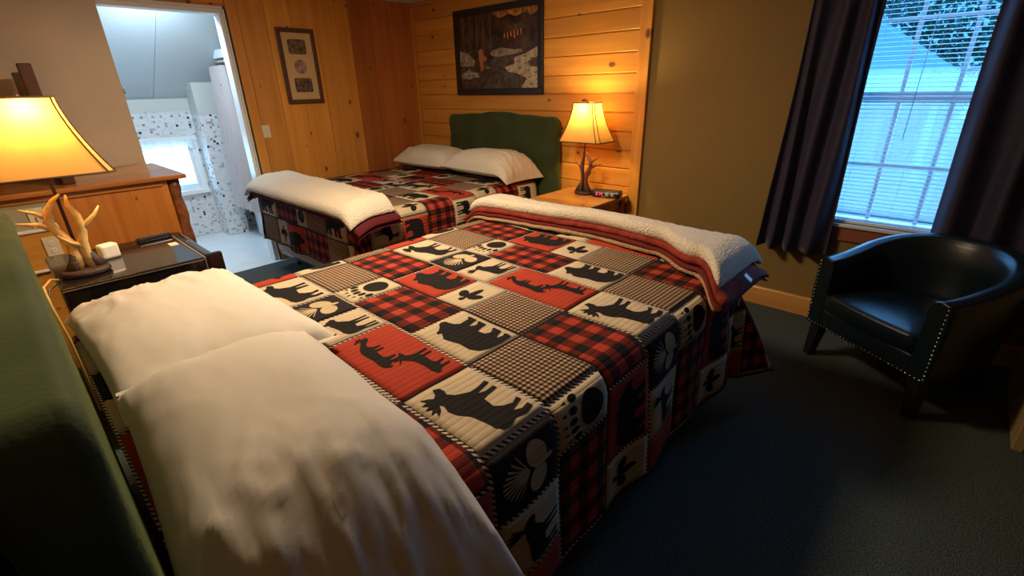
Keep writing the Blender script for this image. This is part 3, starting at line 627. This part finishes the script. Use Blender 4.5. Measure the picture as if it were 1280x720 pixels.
tgo = tg.build('care_tag', mat('tag_pale_blue', (.45, .68, .85), .5), t1); tgo.location = Vector((2.17, .575, .80)) - inv1; tgo.rotation_euler = (-.9, .1, .2)
throw(B2, 'cream sherpa throw with burgundy underside folded over the far bed foot', .772, interp([(0, 1.80), (.5, 1.79), (1, 1.83)]), 2.17, 3.00, 5.02, 3.2, 4.82, .1, 'd')

# ---------------------------------------------------------------- pillows
def pillow(name, label, c, half, rz, h, seed, droop=None, group='white pillows', flip=1):
    o = thing(name, label, 'pillow', c, rz, group)
    hx, hy = half
    def fn(sgn):
        def f(a, b):
            s, t = 2 * a - 1, 2 * b - 1
            pin = 1 - .085 * (1 - s * s) * abs(t) ** 3; pin2 = 1 - .05 * (1 - t * t) * abs(s) ** 3
            x, y = s * hx * pin2, t * hy * pin
            k = max(0, (1 - abs(s) ** 2.6)) ** .55 * max(0, (1 - abs(t) ** 3.0)) ** .55
            z = h * k * (1 if sgn > 0 else .35)
            edge = (1 - k)
            wr = .008 * nz(s * 2 + seed, t * 2, seed) + .010 * edge * nz(s * 7 + seed, t * 4, 3)
            q = s * flip; far = max(0, t * flip - .15)
            rid = 1 - abs(nz(s * 3.2 + seed, t * 1.3, 7)) * 2.6; rid2 = 1 - abs(nz(s * 2.1 - t * 1.8 + seed, t * 2.4 + s, 17)) * 2.6
            wr += .011 * max(0, rid) ** 3 * min(1, far * 2) + .010 * max(0, rid2) ** 4 * min(1, far * 2.4 + .15)
            rid3 = 1 - abs(nz(s * 5 + t * 2 + seed, t * 5 - s * 2, 27)) * 3; wr += .006 * max(0, rid3) ** 3 * min(1, .25 + far * 2)
            z = (z + wr * min(1, 4 * k)) if sgn > 0 else -z
            if droop:
                d = max(0, (t * flip) - droop[0]); z -= droop[1] * d * d
            return (x, y, z + h * .35)
        return f
    mb = MB().grid(fn(1), 44, 60).grid(fn(-1), 44, 60)
    mb.build('pillow_case', pillow_m, o, fix=True)
    # open hem of the pillow case
    f1 = fn(1)
    hb_ = MB().grid(lambda a, b: (f1(a, 0 if flip > 0 else 1)[0] * 1.0, f1(a, 0 if flip > 0 else 1)[1] - flip * .02 * b, f1(a, 0 if flip > 0 else 1)[2] + .006 * math.sin(a * 20) * b), 44, 2)
    hb_.build('hem', pillow_m, o)
    return o
pillow('pillow', 'white pillow on the near bed, farther from the camera, beside the fridge', (.325, 1.98, .785), (.31, .52), .03, .105, 1.7, droop=(.6, .25))
pillow('pillow', 'large rumpled white pillow in the foreground on the near bed', (.262, .985, .80), (.262, .55), -.07, .155, 8.3, droop=(.30, .36), flip=-1)
pillow('pillow', 'white pillow on the far bed nearer the pine corner', (3.42, 4.36, .80), (.26, .47), .03, .17, 4.1)
pillow('pillow', 'white pillow on the far bed beside the nightstand lamp', (3.40, 3.47, .81), (.26, .49), -.03, .18, 6.6, droop=(.6, .5), flip=-1)

# ---------------------------------------------------------------- fridge, dresser, mirror
fr = thing('mini_fridge', 'glossy black mini fridge between the near bed and dresser', 'fridge', (.335, 3.03, 0))
fx0, fx1, fy0, fy1, FZ = -.30, .31, -.33, .33, .855
MB().box(fx0, fx1 - .055, fy0, fy1, .03, FZ).build('cabinet', black_gloss, fr, bevel=.008)
MB().box(fx1 - .05, fx1, fy0 - .004, fy1 + .004, .05, FZ + .004).build('door', black_gloss, fr, bevel=.012, seg=3)
MB().box(fx1 - .054, fx1 - .0505, fy0, fy1, .06, FZ + .001).build('door_gasket', mat('gasket_grey', (.35, .33, .30), .4), fr)
MB().box(fx1 - .045, fx1 + .028, fy0 - .006, fy0 + .028, .50, FZ + .012).build('handle', black_plastic, fr, bevel=.008)
MB().box(fx0 + .005, fx1 - .06, fy0 - .0035, fy0 - .0005, FZ - .012, FZ - .008).build('edge_strip', steel, fr)
for a in (fx0 + .05, fx1 - .12):
    for b in (fy0 + .05, fy1 - .05): MB().tube([(a, b, 0), (a, b, .03)], .018, 8).build('foot', black_plastic, fr)
MB().box(fx1 - .115, fx1 - .075, .03, .10, FZ + .0005, FZ + .0015).build('sticker', ivory, fr)
rm = thing('remote_control', 'black remote control lying on the far edge of the mini fridge', 'remote', (.505, 3.295, FZ + .001), .12)
MB().box(-.085, .085, -.022, .022, 0, .020).build('body', black_plastic, rm, bevel=.006)
bt = MB().box(-.004, .004, -.004, .004, .0202, .023).mesh('button', mat('button_grey', (.12, .12, .12), .5))
for i in range(9):
    for j in (-1, 0, 1): inst('button', bt, rm, (-.06 + i * .015, j * .012, 0))
# white charger block behind the lamp
cb = thing('charger_block', 'small white charger block behind the antler lamp on the fridge', 'charger', (.27, 3.08, FZ + .001), .3)
MB().box(-.04, .04, -.03, .03, 0, .075).build('body', white_plastic, cb, bevel=.012)
MB().tube([(-.03, 0, .03), (-.09, .03, .01), (-.14, .0, .006), (-.2, -.02, .006)], .003, 6).build('cable', white_plastic, cb)
# dresser
ds = thing('dresser', 'tall varnished pine dresser with log posts beside the bathroom doorway', 'dresser', (.40, 4.50, 0))
dx0, dx1, dy0, dy1 = -.50, .47, -.42, .42
MB().box(dx0, dx1 - .07, dy0, dy1, .06, 1.065).build('case', pine_fz, ds, bevel=.004)
MB().box(dx0 - .02, dx1 + .05, dy0 - .045, dy1 + .03, 1.066, 1.10).build('top', pine_fx, ds, bevel=.01, seg=3)
MB().box(dx0, dx1 - .10, dy0 - .012, dy0 - .0005, 1.03, 1.065).build('moulding', pine_fx, ds, bevel=.004)
for y in (dy0 + .035, dy1 - .035):
    pts = [(dx1 - .03 + .004 * math.sin(i * 1.7), y + .004 * math.cos(i * 2.3), i * .0665) for i in range(17)]
    MB().tube(pts, [.038 + .004 * math.sin(i * 2.1) for i in range(17)], 12).build('log_post', log_bark, ds)
for i in range(4):
    d = MB().box(dx1 - .07, dx1 - .045, dy0 + .085, dy1 - .085, .10 + i * .24, .32 + i * .24).build('drawer', pine_fz, ds, bevel=.006)
    for y in (-.16, .16): MB().lathe([(.008, 0), (.008, .012), (.018, .02), (.016, .03), (.005, .034)], n=12).build('knob', log_bark, d).matrix_basis = Matrix.Translation((dx1 - .045, y, .21 + i * .24)) @ Matrix.Rotation(math.pi / 2, 4, 'Y')
# mirror standing on the dresser
mr = thing('dresser_mirror', 'dark wood framed mirror standing on the dresser behind the large lamp', 'mirror', (.305, 4.50, 1.102))
W_, H_ = .33, .675
for n_, bx in (('frame_post', (-.035, .03, -W_, -W_ + .05, 0, H_ + .03)), ('frame_post', (-.035, .03, W_ - .05, W_, 0, H_)), ('frame_rail', (-.03, .02, -W_ + .051, W_ - .051, H_ - .07, H_ - .01)), ('frame_rail', (-.03, .02, -W_ + .051, W_ - .051, 0, .05))):
    MB().box(*bx).build(n_, brown_frame, mr, bevel=.006)
MB().box(-.012, -.006, -W_ + .05, W_ - .05, .05, H_ - .07).build('mirror_glass', mat('mirror_silver', (.8, .8, .8), .03, metal=1), mr)
MB().box(-.034, -.015, -W_ + .05, W_ - .05, .03, H_ - .03).build('backing_board', brown_frame, mr)

# service panel between fridge and dresser: pine wainscot with a painted strip and two plates
sp_ = struct(MB().box(XWW + .001, .15, 3.86, 3.98, 0, .905).build('trim_6', pine_x))
struct(MB().box(XWW + .001, .15, 3.862, 3.98, .9055, 1.04).build('trim_7', mat('sage_paint', (.36, .33, .22), .6)))
struct(MB().box(XWW + .001, .16, 3.85, 3.98, .895, .913).build('trim_8', white_trim, bevel=.003))
struct(MB().box(XWW + .001, .16, 3.84, 3.859, .66, .675).build('trim_9', white_trim, bevel=.003))
def outlet(loc, rz, label, cat, name, slots=True):
    o = thing(name, label, cat, loc, rz)
    MB().box(-.036, .036, -.006, 0, -.058, .058).build('cover_plate', ivory, o, bevel=.003)
    if slots:
        for z in (-.022, .022):
            s = MB().lathe([(.016, 0), (.016, .003)], n=12).build('socket', white_plastic, o); s.matrix_basis = Matrix.Translation((0, -.006, z)) @ Matrix.Rotation(math.pi / 2, 4, 'X')
            MB().box(-.007, -.005, -.0100, -.0090, z - .004, z + .006).box(.005, .007, -.0100, -.0090, z - .004, z + .006).build('slot', black_plastic, o)
    else:
        MB().box(-.005, .005, -.016, -.0062, -.012, .012).build('toggle', white_plastic, o, bevel=.002)
    return o
outlet((.098, 3.859, .80), 0, 'ivory outlet on the pine panel behind the fridge', 'outlet', 'wall_outlet')
outlet((.085, 3.861, .975), 0, 'ivory switch plate on the painted strip above the outlet', 'switch', 'switch_plate', False)
outlet((1.865 + .03, YN - .0235, 1.27), 0, 'ivory light switch on the pine wall beside the doorway', 'switch', 'light_switch', False)
outlet((XW - .001, 1.70, .46), -math.pi / 2, 'ivory wall outlet low on the olive wall beyond the near bed', 'outlet', 'wall_outlet')
pg = thing('night_light', 'small cream plug-in night light in the olive wall outlet', 'night light', (XW - .012, 1.715, .485), -math.pi / 2)
MB().box(-.03, .03, -.04, 0, -.02, .03).build('body', ivory, pg, bevel=.008)

# ---------------------------------------------------------------- nightstand with clock
ns = thing('nightstand', 'pine nightstand with open shelf between the far bed and olive wall', 'nightstand', (3.44, 2.40, 0))
MB().box(-.32, .31, -.31, .31, .685, .712).build('table_top', pine_ty, ns, bevel=.006, seg=3)
MB().box(-.27, .27, -.262, .262, .60, .684).build('apron', pine_fz, ns)
for a in (-.27, .27):
    for b in (-.26, .26): MB().box(a - .028, a + .028, b - .028, b + .028, 0, .684).build('leg', pine_fz, ns, bevel=.005)
MB().box(-.24, .24, -.23, .23, .22, .245).build('shelf', pine_ty, ns)
dr = MB().box(-.300, -.282, -.21, .21, .605, .675).build('drawer', pine_fz, ns, bevel=.003)
MB().lathe([(.006, 0), (.006, .01), (.013, .016), (.008, .022)], n=12).build('knob', bronze, dr).matrix_basis = Matrix.Translation((-.300, 0, .64)) @ Matrix.Rotation(-math.pi / 2, 4, 'Y')
ck = thing('alarm_clock', 'black digital alarm clock with red digits beside the nightstand lamp', 'clock', (3.555, 2.19, .7125), math.radians(-78))
cb_ = MB().prism([(-.045, .004), (-.045, .048), (-.03, .062), (.03, .066), (.05, .05), (.05, .004)], 'x', -.125, .125).build('case', black_plastic, ck, bevel=.012, seg=3)
digm = mat('led_red', (.6, .02, .05), .4, emis=(1, .06, .14), estr=2.2)
SEG = {'2': 'abged', '1': 'bc', '5': 'afgcd', '4': 'fgbc'}
def digit(ch, x0):
    w_, h_ = .013, .011; y = -.0475; mb = MB()
    seg = {'a': (0, w_, 2 * h_), 'g': (0, w_, h_), 'd': (0, w_, 0)}
    for c in SEG[ch]:
        if c in seg: a, b, z = seg[c]; mb.box(x0 + a, x0 + b, y, y + .001, .022 + z - .0012, .022 + z + .0012)
        else:
            xx = x0 if c in 'fe' else x0 + w_; zz = h_ if c in 'fb' else 0; mb.box(xx - .0012, xx + .0012, y, y + .001, .022 + zz, .022 + zz + h_)
    mb.build('digit', digm, ck)
for ch, x in (('2', -.085), ('1', -.066), ('4', -.043)): digit(ch, x)
dialm = mat('dial_grey', (.35, .42, .38), .4)
for x in (.015, .062):
    d = MB().lathe([(.018, 0), (.018, .004), (.006, .006)], n=18).build('dial', dialm, ck); d.matrix_basis = Matrix.Translation((x, -.045, .034)) @ Matrix.Rotation(math.pi / 2, 4, 'X')
MB().box(-.035, -.005, -.047, -.0455, .010, .016).build('brand_strip', mat('strip_grey', (.4, .4, .45), .4), ck)

# ---------------------------------------------------------------- antler lamps
def shade_mat():
    m, N, L, P = newmat('lamp_shade_cloth'); P.inputs['Base Color'].default_value = (.66, .40, .13, 1); P.inputs['Roughness'].default_value = .8
    t = N.new('ShaderNodeBsdfTranslucent'); t.inputs[0].default_value = (.90, .56, .15, 1); mx = N.new('ShaderNodeMixShader'); mx.inputs[0].default_value = .27
    n = N.new('ShaderNodeTexNoise'); n.inputs['Scale'].default_value = 300; tc = N.new('ShaderNodeTexCoord'); L.new(tc.outputs['Object'], n.inputs['Vector'])
    b = N.new('ShaderNodeBump'); b.inputs['Strength'].default_value = .1; L.new(n.outputs[0], b.inputs['Height']); L.new(b.outputs[0], P.inputs['Normal'])
    L.new(P.outputs[0], mx.inputs[1]); L.new(t.outputs[0], mx.inputs[2]); L.new(mx.outputs[0], N['Material Output'].inputs[0]); return m
shade_m = shade_mat(); shade_trim = mat('shade_trim', (.10, .045, .015), .7)
bulb_m = mat('bulb_glass', (1, .8, .5), .3, emis=(1, .62, .22), estr=8)
def octo(s, hx=.215, hy=.135, c=.20):
    hx *= s; hy *= s; k = c * hy
    return [(hx, -hy + k), (hx, hy - k), (hx - k, hy), (-hx + k, hy), (-hx, hy - k), (-hx, -hy + k), (-hx + k, -hy), (hx - k, -hy)]
def sscale(t): return .50 + .50 * (1 - t) ** 1.55
def make_lamp(label, loc, rz, am, power, group):
    o = thing('antler_lamp', label, 'lamp', loc, rz, group)
    MB().lathe([(.068, 0), (.075, .006), (.074, .020), (.066, .028), (.0, .028)][:4], n=28, sx=1.25).build('base', barkm, o)
    A = MB().tube([(-.025, 0, .025), (-.012, 0, .09), (-.012, .005, .14), (-.04, .008, .20), (-.062, .008, .25), (-.052, .006, .30), (-.02, 0, .345), (.012, 0, .37)], [.024, .022, .021, .019, .017, .014, .010, .004], 10)
    A.tube([(-.045, .008, .215), (-.09, .0, .25), (-.13, -.01, .262), (-.16, -.015, .272)], [.014, .011, .008, .003], 8)
    A.tube([(-.06, .008, .27), (-.09, .01, .30), (-.135, .0, .325)], [.011, .009, .003], 8)
    A.build('antler', am, o)
    Bq = MB().tube([(.035, .01, .025), (.022, .0, .09), (.026, -.012, .15), (.042, -.014, .21), (.040, -.012, .27), (.022, -.01, .32), (.028, -.008, .365)], [.024, .022, .020, .017, .015, .011, .004], 10)
    Bq.tube([(.036, -.012, .19), (.065, -.02, .235), (.10, -.02, .265), (.125, -.02, .30)], [.014, .011, .008, .003], 8)
    Bq.tube([(.028, -.012, .13), (-.02, -.03, .16), (-.05, -.04, .20)], [.012, .008, .003], 8)
    Bq.build('antler', am, o)
    MB().tube([(-.04, 0, .018), (-.03, 0, .05), (-.013, 0, .10)], [.034, .026, .019], 10).tube([(.06, .01, .018), (.045, .008, .05), (.024, 0, .10)], [.030, .026, .019], 10).build('burr', antler_d, o)
    MB().tube([(0, .028, .02), (0, .028, .20), (0, .012, .46), (0, 0, .50)], [.007] * 4, 10).build('pole', bronze, o)
    MB().lathe([(.017, .48), (.019, .53), (.016, .545)], n=14).build('socket', bronze, o)
    MB().lathe([(.012, .548), (.028, .60), (.030, .64), (.018, .68), (.004, .69)], n=16).build('bulb', bulb_m, o)
    harp = MB().tube([(0, .05 * math.sin(t / 10 * math.pi) * 1.2, .50 + .25 * t / 10) for t in range(11)], .002, 5).tube([(0, -.05 * math.sin(t / 10 * math.pi) * 1.2, .50 + .25 * t / 10) for t in range(11)], .002, 5)
    harp.build('harp', bronze, o); MB().lathe([(.004, .748), (.011, .760), (.007, .772), (.003, .785)], n=12).build('finial', bronze, o)
    z0, z1 = .455, .765; NZ = 16
    sh = MB(); base = 0
    for i in range(NZ + 1):
        for p in octo(sscale(i / NZ)): sh.v.append((p[0], p[1], z0 + (z1 - z0) * i / NZ))
    for i in range(NZ):
        for j in range(8): sh.f.append((i * 8 + j, i * 8 + (j + 1) % 8, (i + 1) * 8 + (j + 1) % 8, (i + 1) * 8 + j)); sh.sm.append(False)
    so = sh.build('lamp_shade', shade_m, o)
    tr = MB()
    for j in range(8): tr.tube([(octo(sscale(i / NZ) * 1.012)[j][0], octo(sscale(i / NZ) * 1.012)[j][1], z0 + (z1 - z0) * i / NZ) for i in range(NZ + 1)], .0035, 5)
    for t in (0, 1):
        pp = octo(sscale(t) * 1.01); tr.tube([(p[0], p[1], z0 + (z1 - z0) * t) for p in pp + pp[:1]], .0045, 5)
    tr.build('shade_trim', shade_trim, so)
    MB().tube([(0, 0, .752), (octo(.5)[7][0], octo(.5)[7][1], .76)], .0015, 4).tube([(0, 0, .752), (octo(.5)[3][0], octo(.5)[3][1], .76)], .0015, 4).build('spider', bronze, so)
    l = bpy.data.lights.new('bulb_light', 'POINT'); l.energy = power; l.color = (1, .68, .27); l.shadow_soft_size = .03
    lo = bpy.data.objects.new('bulb_light', l); COL.objects.link(lo); lo.parent = o; lo.location = (0, 0, .725)
    return o
make_lamp('large antler table lamp with glowing amber shade on the black mini fridge', (.150, 2.88, FZ + .002), 0, antler_t, 15, 'antler table lamps')
make_lamp('antler table lamp with lit cream shade on the pine nightstand', (3.555, 2.43, .7135), math.pi / 2, antler_b, 14, 'antler table lamps')
cd = MB().tube([(.045, 2.83, FZ + .012), (.02, 2.79, FZ + .03), (-.01, 2.73, FZ + .02), (-.01, 2.66, FZ - .05), (.0, 2.62, FZ - .2), (.0, 2.60, .3)], .005, 8)
tag(cd.build('lamp_cord', cordm), 'tan lamp cord looping off the fridge beside the headboard', 'cord')
MB().tube([(x - .335, y - 3.03, z) for x, y, z in ((.05, 2.88, FZ + .008), (.035, 2.76, FZ + .012), (.0, 2.71, FZ + .006), (-.02, 2.655, FZ - .08), (-.02, 2.62, .3))], .003, 6).build('power_cable', black_plastic, fr)

# ---------------------------------------------------------------- armchair
ac = thing('armchair', 'dark green leather barrel armchair with nailhead trim by the window', 'armchair', (2.985, .165, 0), math.radians(55.5))
def cpath(t):
    """centre line of the shell, t -1..1 from one arm front round the back; gives point and outward normal"""
    a, Ls = .325, .30; arc = math.pi * a * 1.0; tot = 2 * Ls + arc; s = (t + 1) / 2 * tot
    if s < Ls: return (-a, -s), (-1, 0)
    if s > Ls + arc: return (a, -(tot - s)), (1, 0)
    ph = (s - Ls) / arc * math.pi
    return (-a * math.cos(ph), -Ls - a * math.sin(ph)), (-math.cos(ph), -math.sin(ph))
def shell(a, b):
    t = 2 * a - 1; (px, py), (nx, ny) = cpath(t)
    q = 1 - abs(t); top = .655 + .135 * (1 - math.cos(min(1, q / .85) * math.pi)) / 2
    th = .048; zb = .225
    prof = [(-th, zb), (-th - .004, .40), (-th - .006, top - .05), (-th + .012, top - .012), (0, top), (th - .012, top - .010), (th, top - .04), (th + .004, .45), (th - .004, zb)]
    k = b * (len(prof) - 1); i = min(int(k), len(prof) - 2); f = k - i
    o_, z = [prof[i][m] + (prof[i + 1][m] - prof[i][m]) * f for m in (0, 1)]
    lean = .05 * max(0, (z - .25)) * (q ** .5) * 1.6
    return (px + nx * (o_ + lean), py + ny * (o_ + lean), z)
sb = MB().grid(shell, 56, 24)
n_ = 25
sb.f.append(tuple(range(n_))); sb.sm.append(False); sb.f.append(tuple(56 * n_ + i for i in reversed(range(n_)))); sb.sm.append(False)
for i in range(56): sb.f.append((i * n_, i * n_ + 24, (i + 1) * n_ + 24, (i + 1) * n_)); sb.sm.append(False)
sb.build('shell', leather, ac, bevel=.006)
MB().box(-.277, .277, -.05, -.002, .225, .34).build('front_rail', leather, ac, bevel=.012, seg=3)
def cushion(a, b):
    return None
cp = []
for i in range(15): cp.append((-.268 + .536 * i / 14, .004 + .018 * math.sin(i / 14 * math.pi)))
for i in range(1, 24): ph = i / 24 * math.pi; cp.append((.268 * math.cos(ph), -.30 - .262 * math.sin(ph)))
cu = MB()
for z, s in ((.342, .97), (.352, 1), (.42, 1), (.438, .975), (.446, .90), (.452, .5), (.454, .02)):
    for x, y in cp: cu.v.append((x * s, (y + .28) * s - .28, z))
n = len(cp)
for i in range(6):
    for j in range(n): cu.f.append((i * n + j, i * n + (j + 1) % n, (i + 1) * n + (j + 1) % n, (i + 1) * n + j)); cu.sm.append(True)
cu.f.append(tuple(reversed(range(n)))); cu.sm.append(False); cu.f.append(tuple(6 * n + j for j in range(n))); cu.sm.append(True)
cush = cu.build('seat_cushion', leather, ac)
MB().tube([(x * 1.0, y + .003, .432) for x, y in cp[:15]], .005, 6).build('welt', leather, cush)
MB().box(-.28, .28, -.52, -.055, .225, .34).build('seat_base', legblack, ac)
for x, y, sx, sy in ((-.31, -.05, -.02, .01), (.31, -.05, .02, .01), (-.22, -.53, -.02, -.04), (.22, -.53, .02, -.04)):
    lg = MB().add([(x + a * .034, y + b * .034, .224) for a, b in ((-1, -1), (1, -1), (1, 1), (-1, 1))] + [(x + sx + a * .024, y + sy + b * .024, 0) for a, b in ((-1, -1), (1, -1), (1, 1), (-1, 1))],
                  [(0, 1, 2, 3), (7, 6, 5, 4), (0, 4, 5, 1), (1, 5, 6, 2), (2, 6, 7, 3), (3, 7, 4, 0)])
    lg.build('leg', legblack, ac, bevel=.004)
nm = MB().lathe([(.0052, 0), (.0048, .002), (.003, .0036), (.0008, .0042)], n=8).mesh('nail_head', brass)
for s in (-1, 1):
    for i in range(17): inst('nail_head', nm, ac, (s * .360, .0008, .25 + i * .0235), (-math.pi / 2, 0, 0))
for i in range(31): inst('nail_head', nm, ac, (-.345 + i * .023, .0008, .238), (-math.pi / 2, 0, 0))

# pine desk at the right edge
dk = thing('pine_desk', 'pale pine desk panel just entering at the right edge of the room', 'desk', (3.2, -.95, 0))
pale = pine('pine_pale_z', 'z', (.40, .28, .13), (.32, .21, .09), kn=.5)
MB().box(-.355, .355, .40, .44, 0, .72).build('side_panel', pale, dk, bevel=.004)
MB().box(-.355, .355, -.44, -.40, 0, .72).build('side_panel', pale, dk, bevel=.004)
MB().box(.30, .33, -.399, .399, .05, .70).build('back_panel', pale, dk)
MB().box(-.38, .38, -.46, .46, .721, .75).build('desk_top', pale, dk, bevel=.005)
dd = MB().box(-.35, -.33, -.39, .39, .60, .71).build('drawer', pale, dk, bevel=.003)
MB().lathe([(.008, 0), (.014, .02), (.006, .026)], n=12).build('knob', bronze, dd).matrix_basis = Matrix.Translation((-.35, 0, .655)) @ Matrix.Rotation(-math.pi / 2, 4, 'Y')

# ---------------------------------------------------------------- pictures
def flat(polys, mats_, parent, name, x, y0, z0, w_, h_):
    pass
pc = thing('framed_picture', 'large dark framed print of a rocky autumn stream above the far bed', 'picture', (XW - .024, 3.68, 1.945))
pw, ph_ = .607, .402
FW = .060
for n_, b in (('frame_side', (-.03, 0, -pw, pw, ph_ - FW, ph_)), ('frame_side', (-.03, 0, -pw, pw, -ph_, -ph_ + FW)), ('frame_side', (-.03, 0, -pw, -pw + FW, -ph_ + FW, ph_ - FW)), ('frame_side', (-.03, 0, pw - FW, pw, -ph_ + FW, ph_ - FW))):
    MB().box(*b).build(n_, dark_frame, pc, bevel=.005)
def art_mat():
    m, N, L, P = newmat('print_forest'); tc = N.new('ShaderNodeTexCoord'); n = N.new('ShaderNodeTexNoise'); n.inputs['Scale'].default_value = 9; n.inputs['Detail'].default_value = 8; L.new(tc.outputs['Object'], n.inputs['Vector'])
    r = N.new('ShaderNodeValToRGB'); e = r.color_ramp.elements; e[0].position = .35; e[0].color = (.012, .008, .006, 1); e[1].position = .75; e[1].color = (.12, .055, .025, 1)
    L.new(n.outputs[0], r.inputs[0]); L.new(r.outputs[0], P.inputs['Base Color']); P.inputs['Roughness'].default_value = .3; return m
MB().box(-.010, -.004, -pw + FW, pw - FW, -ph_ + FW, ph_ - FW).build('print', art_mat(), pc)
IW, IH = pw - FW, ph_ - FW
def art(name, pts, m, lay):   # pts in 0..1 of the picture, x from its left as seen (high y) to right
    MB().prism([(IW - 2 * IW * x, -IH + 2 * IH * (1 - y)) for x, y in pts], 'x', -.0102 - lay * .0006, -.0098).build(name, m, pc)
rk = mat('print_rock', (.075, .060, .050), .4, var=.7, vscale=25); rk2 = mat('print_rock_pale', (.26, .22, .18), .4, var=.6, vscale=30); wt = mat('print_water', (.44, .38, .28), .4, var=.35, vscale=22)
wd = mat('print_dark_water', (.055, .032, .022), .4, var=.9, vscale=26); og = mat('print_glow', (.80, .20, .03), .4, var=.5, vscale=30); leafc = mat('print_autumn', (.38, .15, .03), .4, var=.8, vscale=30)
skin_p = mat('print_figure', (.40, .15, .06), .4)
art('print_water', [(0, .62), (.2, .58), (.45, .60), (.7, .56), (1, .50), (1, 1), (0, 1)], wd, 1)
art('print_river', [(1, .48), (.85, .56), (.72, .60), (.72, .68), (.60, .72), (.66, .80), (.86, .86), (.80, 1), (1, 1)], wt, 2)
art('print_rock', [(0, .46), (.12, .50), (.22, .62), (.18, .68), (.03, .68), (0, .66)], rk2, 2)
art('print_rock', [(.42, .52), (.47, .48), (.56, .46), (.66, .48), (.72, .50), (.80, .49), (.82, .54), (.55, .58), (.44, .56)], rk2, 2)
art('print_rock', [(.38, .68), (.48, .58), (.66, .56), (.72, .62), (.60, .72), (.45, .76)], rk, 3)
art('print_rock', [(.30, 1), (.40, .84), (.50, .74), (.62, .78), (.74, .80), (.87, .88), (.82, .96), (.76, 1)], rk, 4)
art('print_rock', [(.88, .66), (1, .60), (1, .74), (.90, .72)], rk, 4)
art('print_rock', [(0, .80), (.10, .74), (.26, .78), (.22, .84), (.02, .86)], rk2, 3)
art('print_trees', [(.45, 0), (1, 0), (1, .06), (.92, .10), (.85, .05), (.75, .09), (.66, .05), (.55, .09)], leafc, 2)
art('print_cabin_roof', [(.64, .20), (.80, .17), (.86, .23), (.70, .27)], rk, 3)
for i, hh in enumerate((.05, .075, .06, .09, .07, .08)): art('print_cabin_glow', [(.60 + .040 * i, .29 - .008 * i), (.608 + .040 * i, .285 - .008 * i), (.612 + .040 * i, .285 - .008 * i + hh), (.602 + .040 * i, .285 - .008 * i + hh)], og, 3)
for i in range(16):
    a = random.uniform(.05, .75); b = .62 + .36 * ((i * 7) % 16) / 16; art('print_pebble', [(a, b), (a + .03, b - .015), (a + .07, b), (a + .05, b + .02), (a + .01, b + .018)], rk if i % 3 else rk2, 1.5)
for i in range(14):
    a = .72 + .26 * ((i * 5) % 14) / 14; b = .56 + .42 * i / 14; art('print_ripple', [(a, b), (a + .04, b - .006), (a + .06, b + .002), (a + .02, b + .010)], wd, 2.5)
for i in range(5): a = .06 + .09 * i; art('print_trunk', [(a, .02), (a + .015, .02), (a + .02, .5), (a - .005, .5)], rk, 1)
art('print_figure', [(.27, .47), (.30, .45), (.33, .48), (.33, .54), (.38, .58), (.36, .62), (.32, .60), (.325, .74), (.29, .76), (.285, .66), (.27, .60)], skin_p, 5)
sp2 = thing('photo_frame', 'narrow brown frame holding three small photos on the pine wall by the doorway', 'picture', (2.345, YN - .0235, 1.84))
w2, h2, f2 = .185, .335, .040
for b in ((-w2, w2, h2 - f2, h2), (-w2, w2, -h2, -h2 + f2), (-w2, -w2 + f2, -h2 + f2, h2 - f2), (w2 - f2, w2, -h2 + f2, h2 - f2)): MB().box(b[0], b[1], -.022, 0, b[2], b[3]).build('frame_side', brown_frame, sp2, bevel=.004)
MB().box(-w2 + f2, w2 - f2, -.010, -.004, -h2 + f2, h2 - f2).build('mat_board', mat('mat_board_tan', (.56, .42, .22), .7), sp2)
ph1 = mat('photo_brown', (.10, .07, .05), .4, var=.95, vscale=28); ph2 = mat('photo_mauve', (.30, .20, .19), .4, var=.6, vscale=22)
def rr(cx, cz, a, b, r=.02): return [(cx + sx * (a - r) + r * math.cos(t), cz + sz * (b - r) + r * math.sin(t)) for sx, sz, t0 in ((1, 1, 0), (-1, 1, 90), (-1, -1, 180), (1, -1, 270)) for t in [math.radians(t0 + d) for d in (0, 30, 60, 90)]]
MB().prism(rr(-.003, .175, .088, .065), 'y', -.0112, -.0098).build('photo', ph1, sp2)
MB().prism(ell(.0, 0, .062, .064, 24), 'y', -.0112, -.0098).build('photo', ph2, sp2)
MB().prism(rr(.0, -.165, .088, .065), 'y', -.0112, -.0098).build('photo', ph1, sp2)
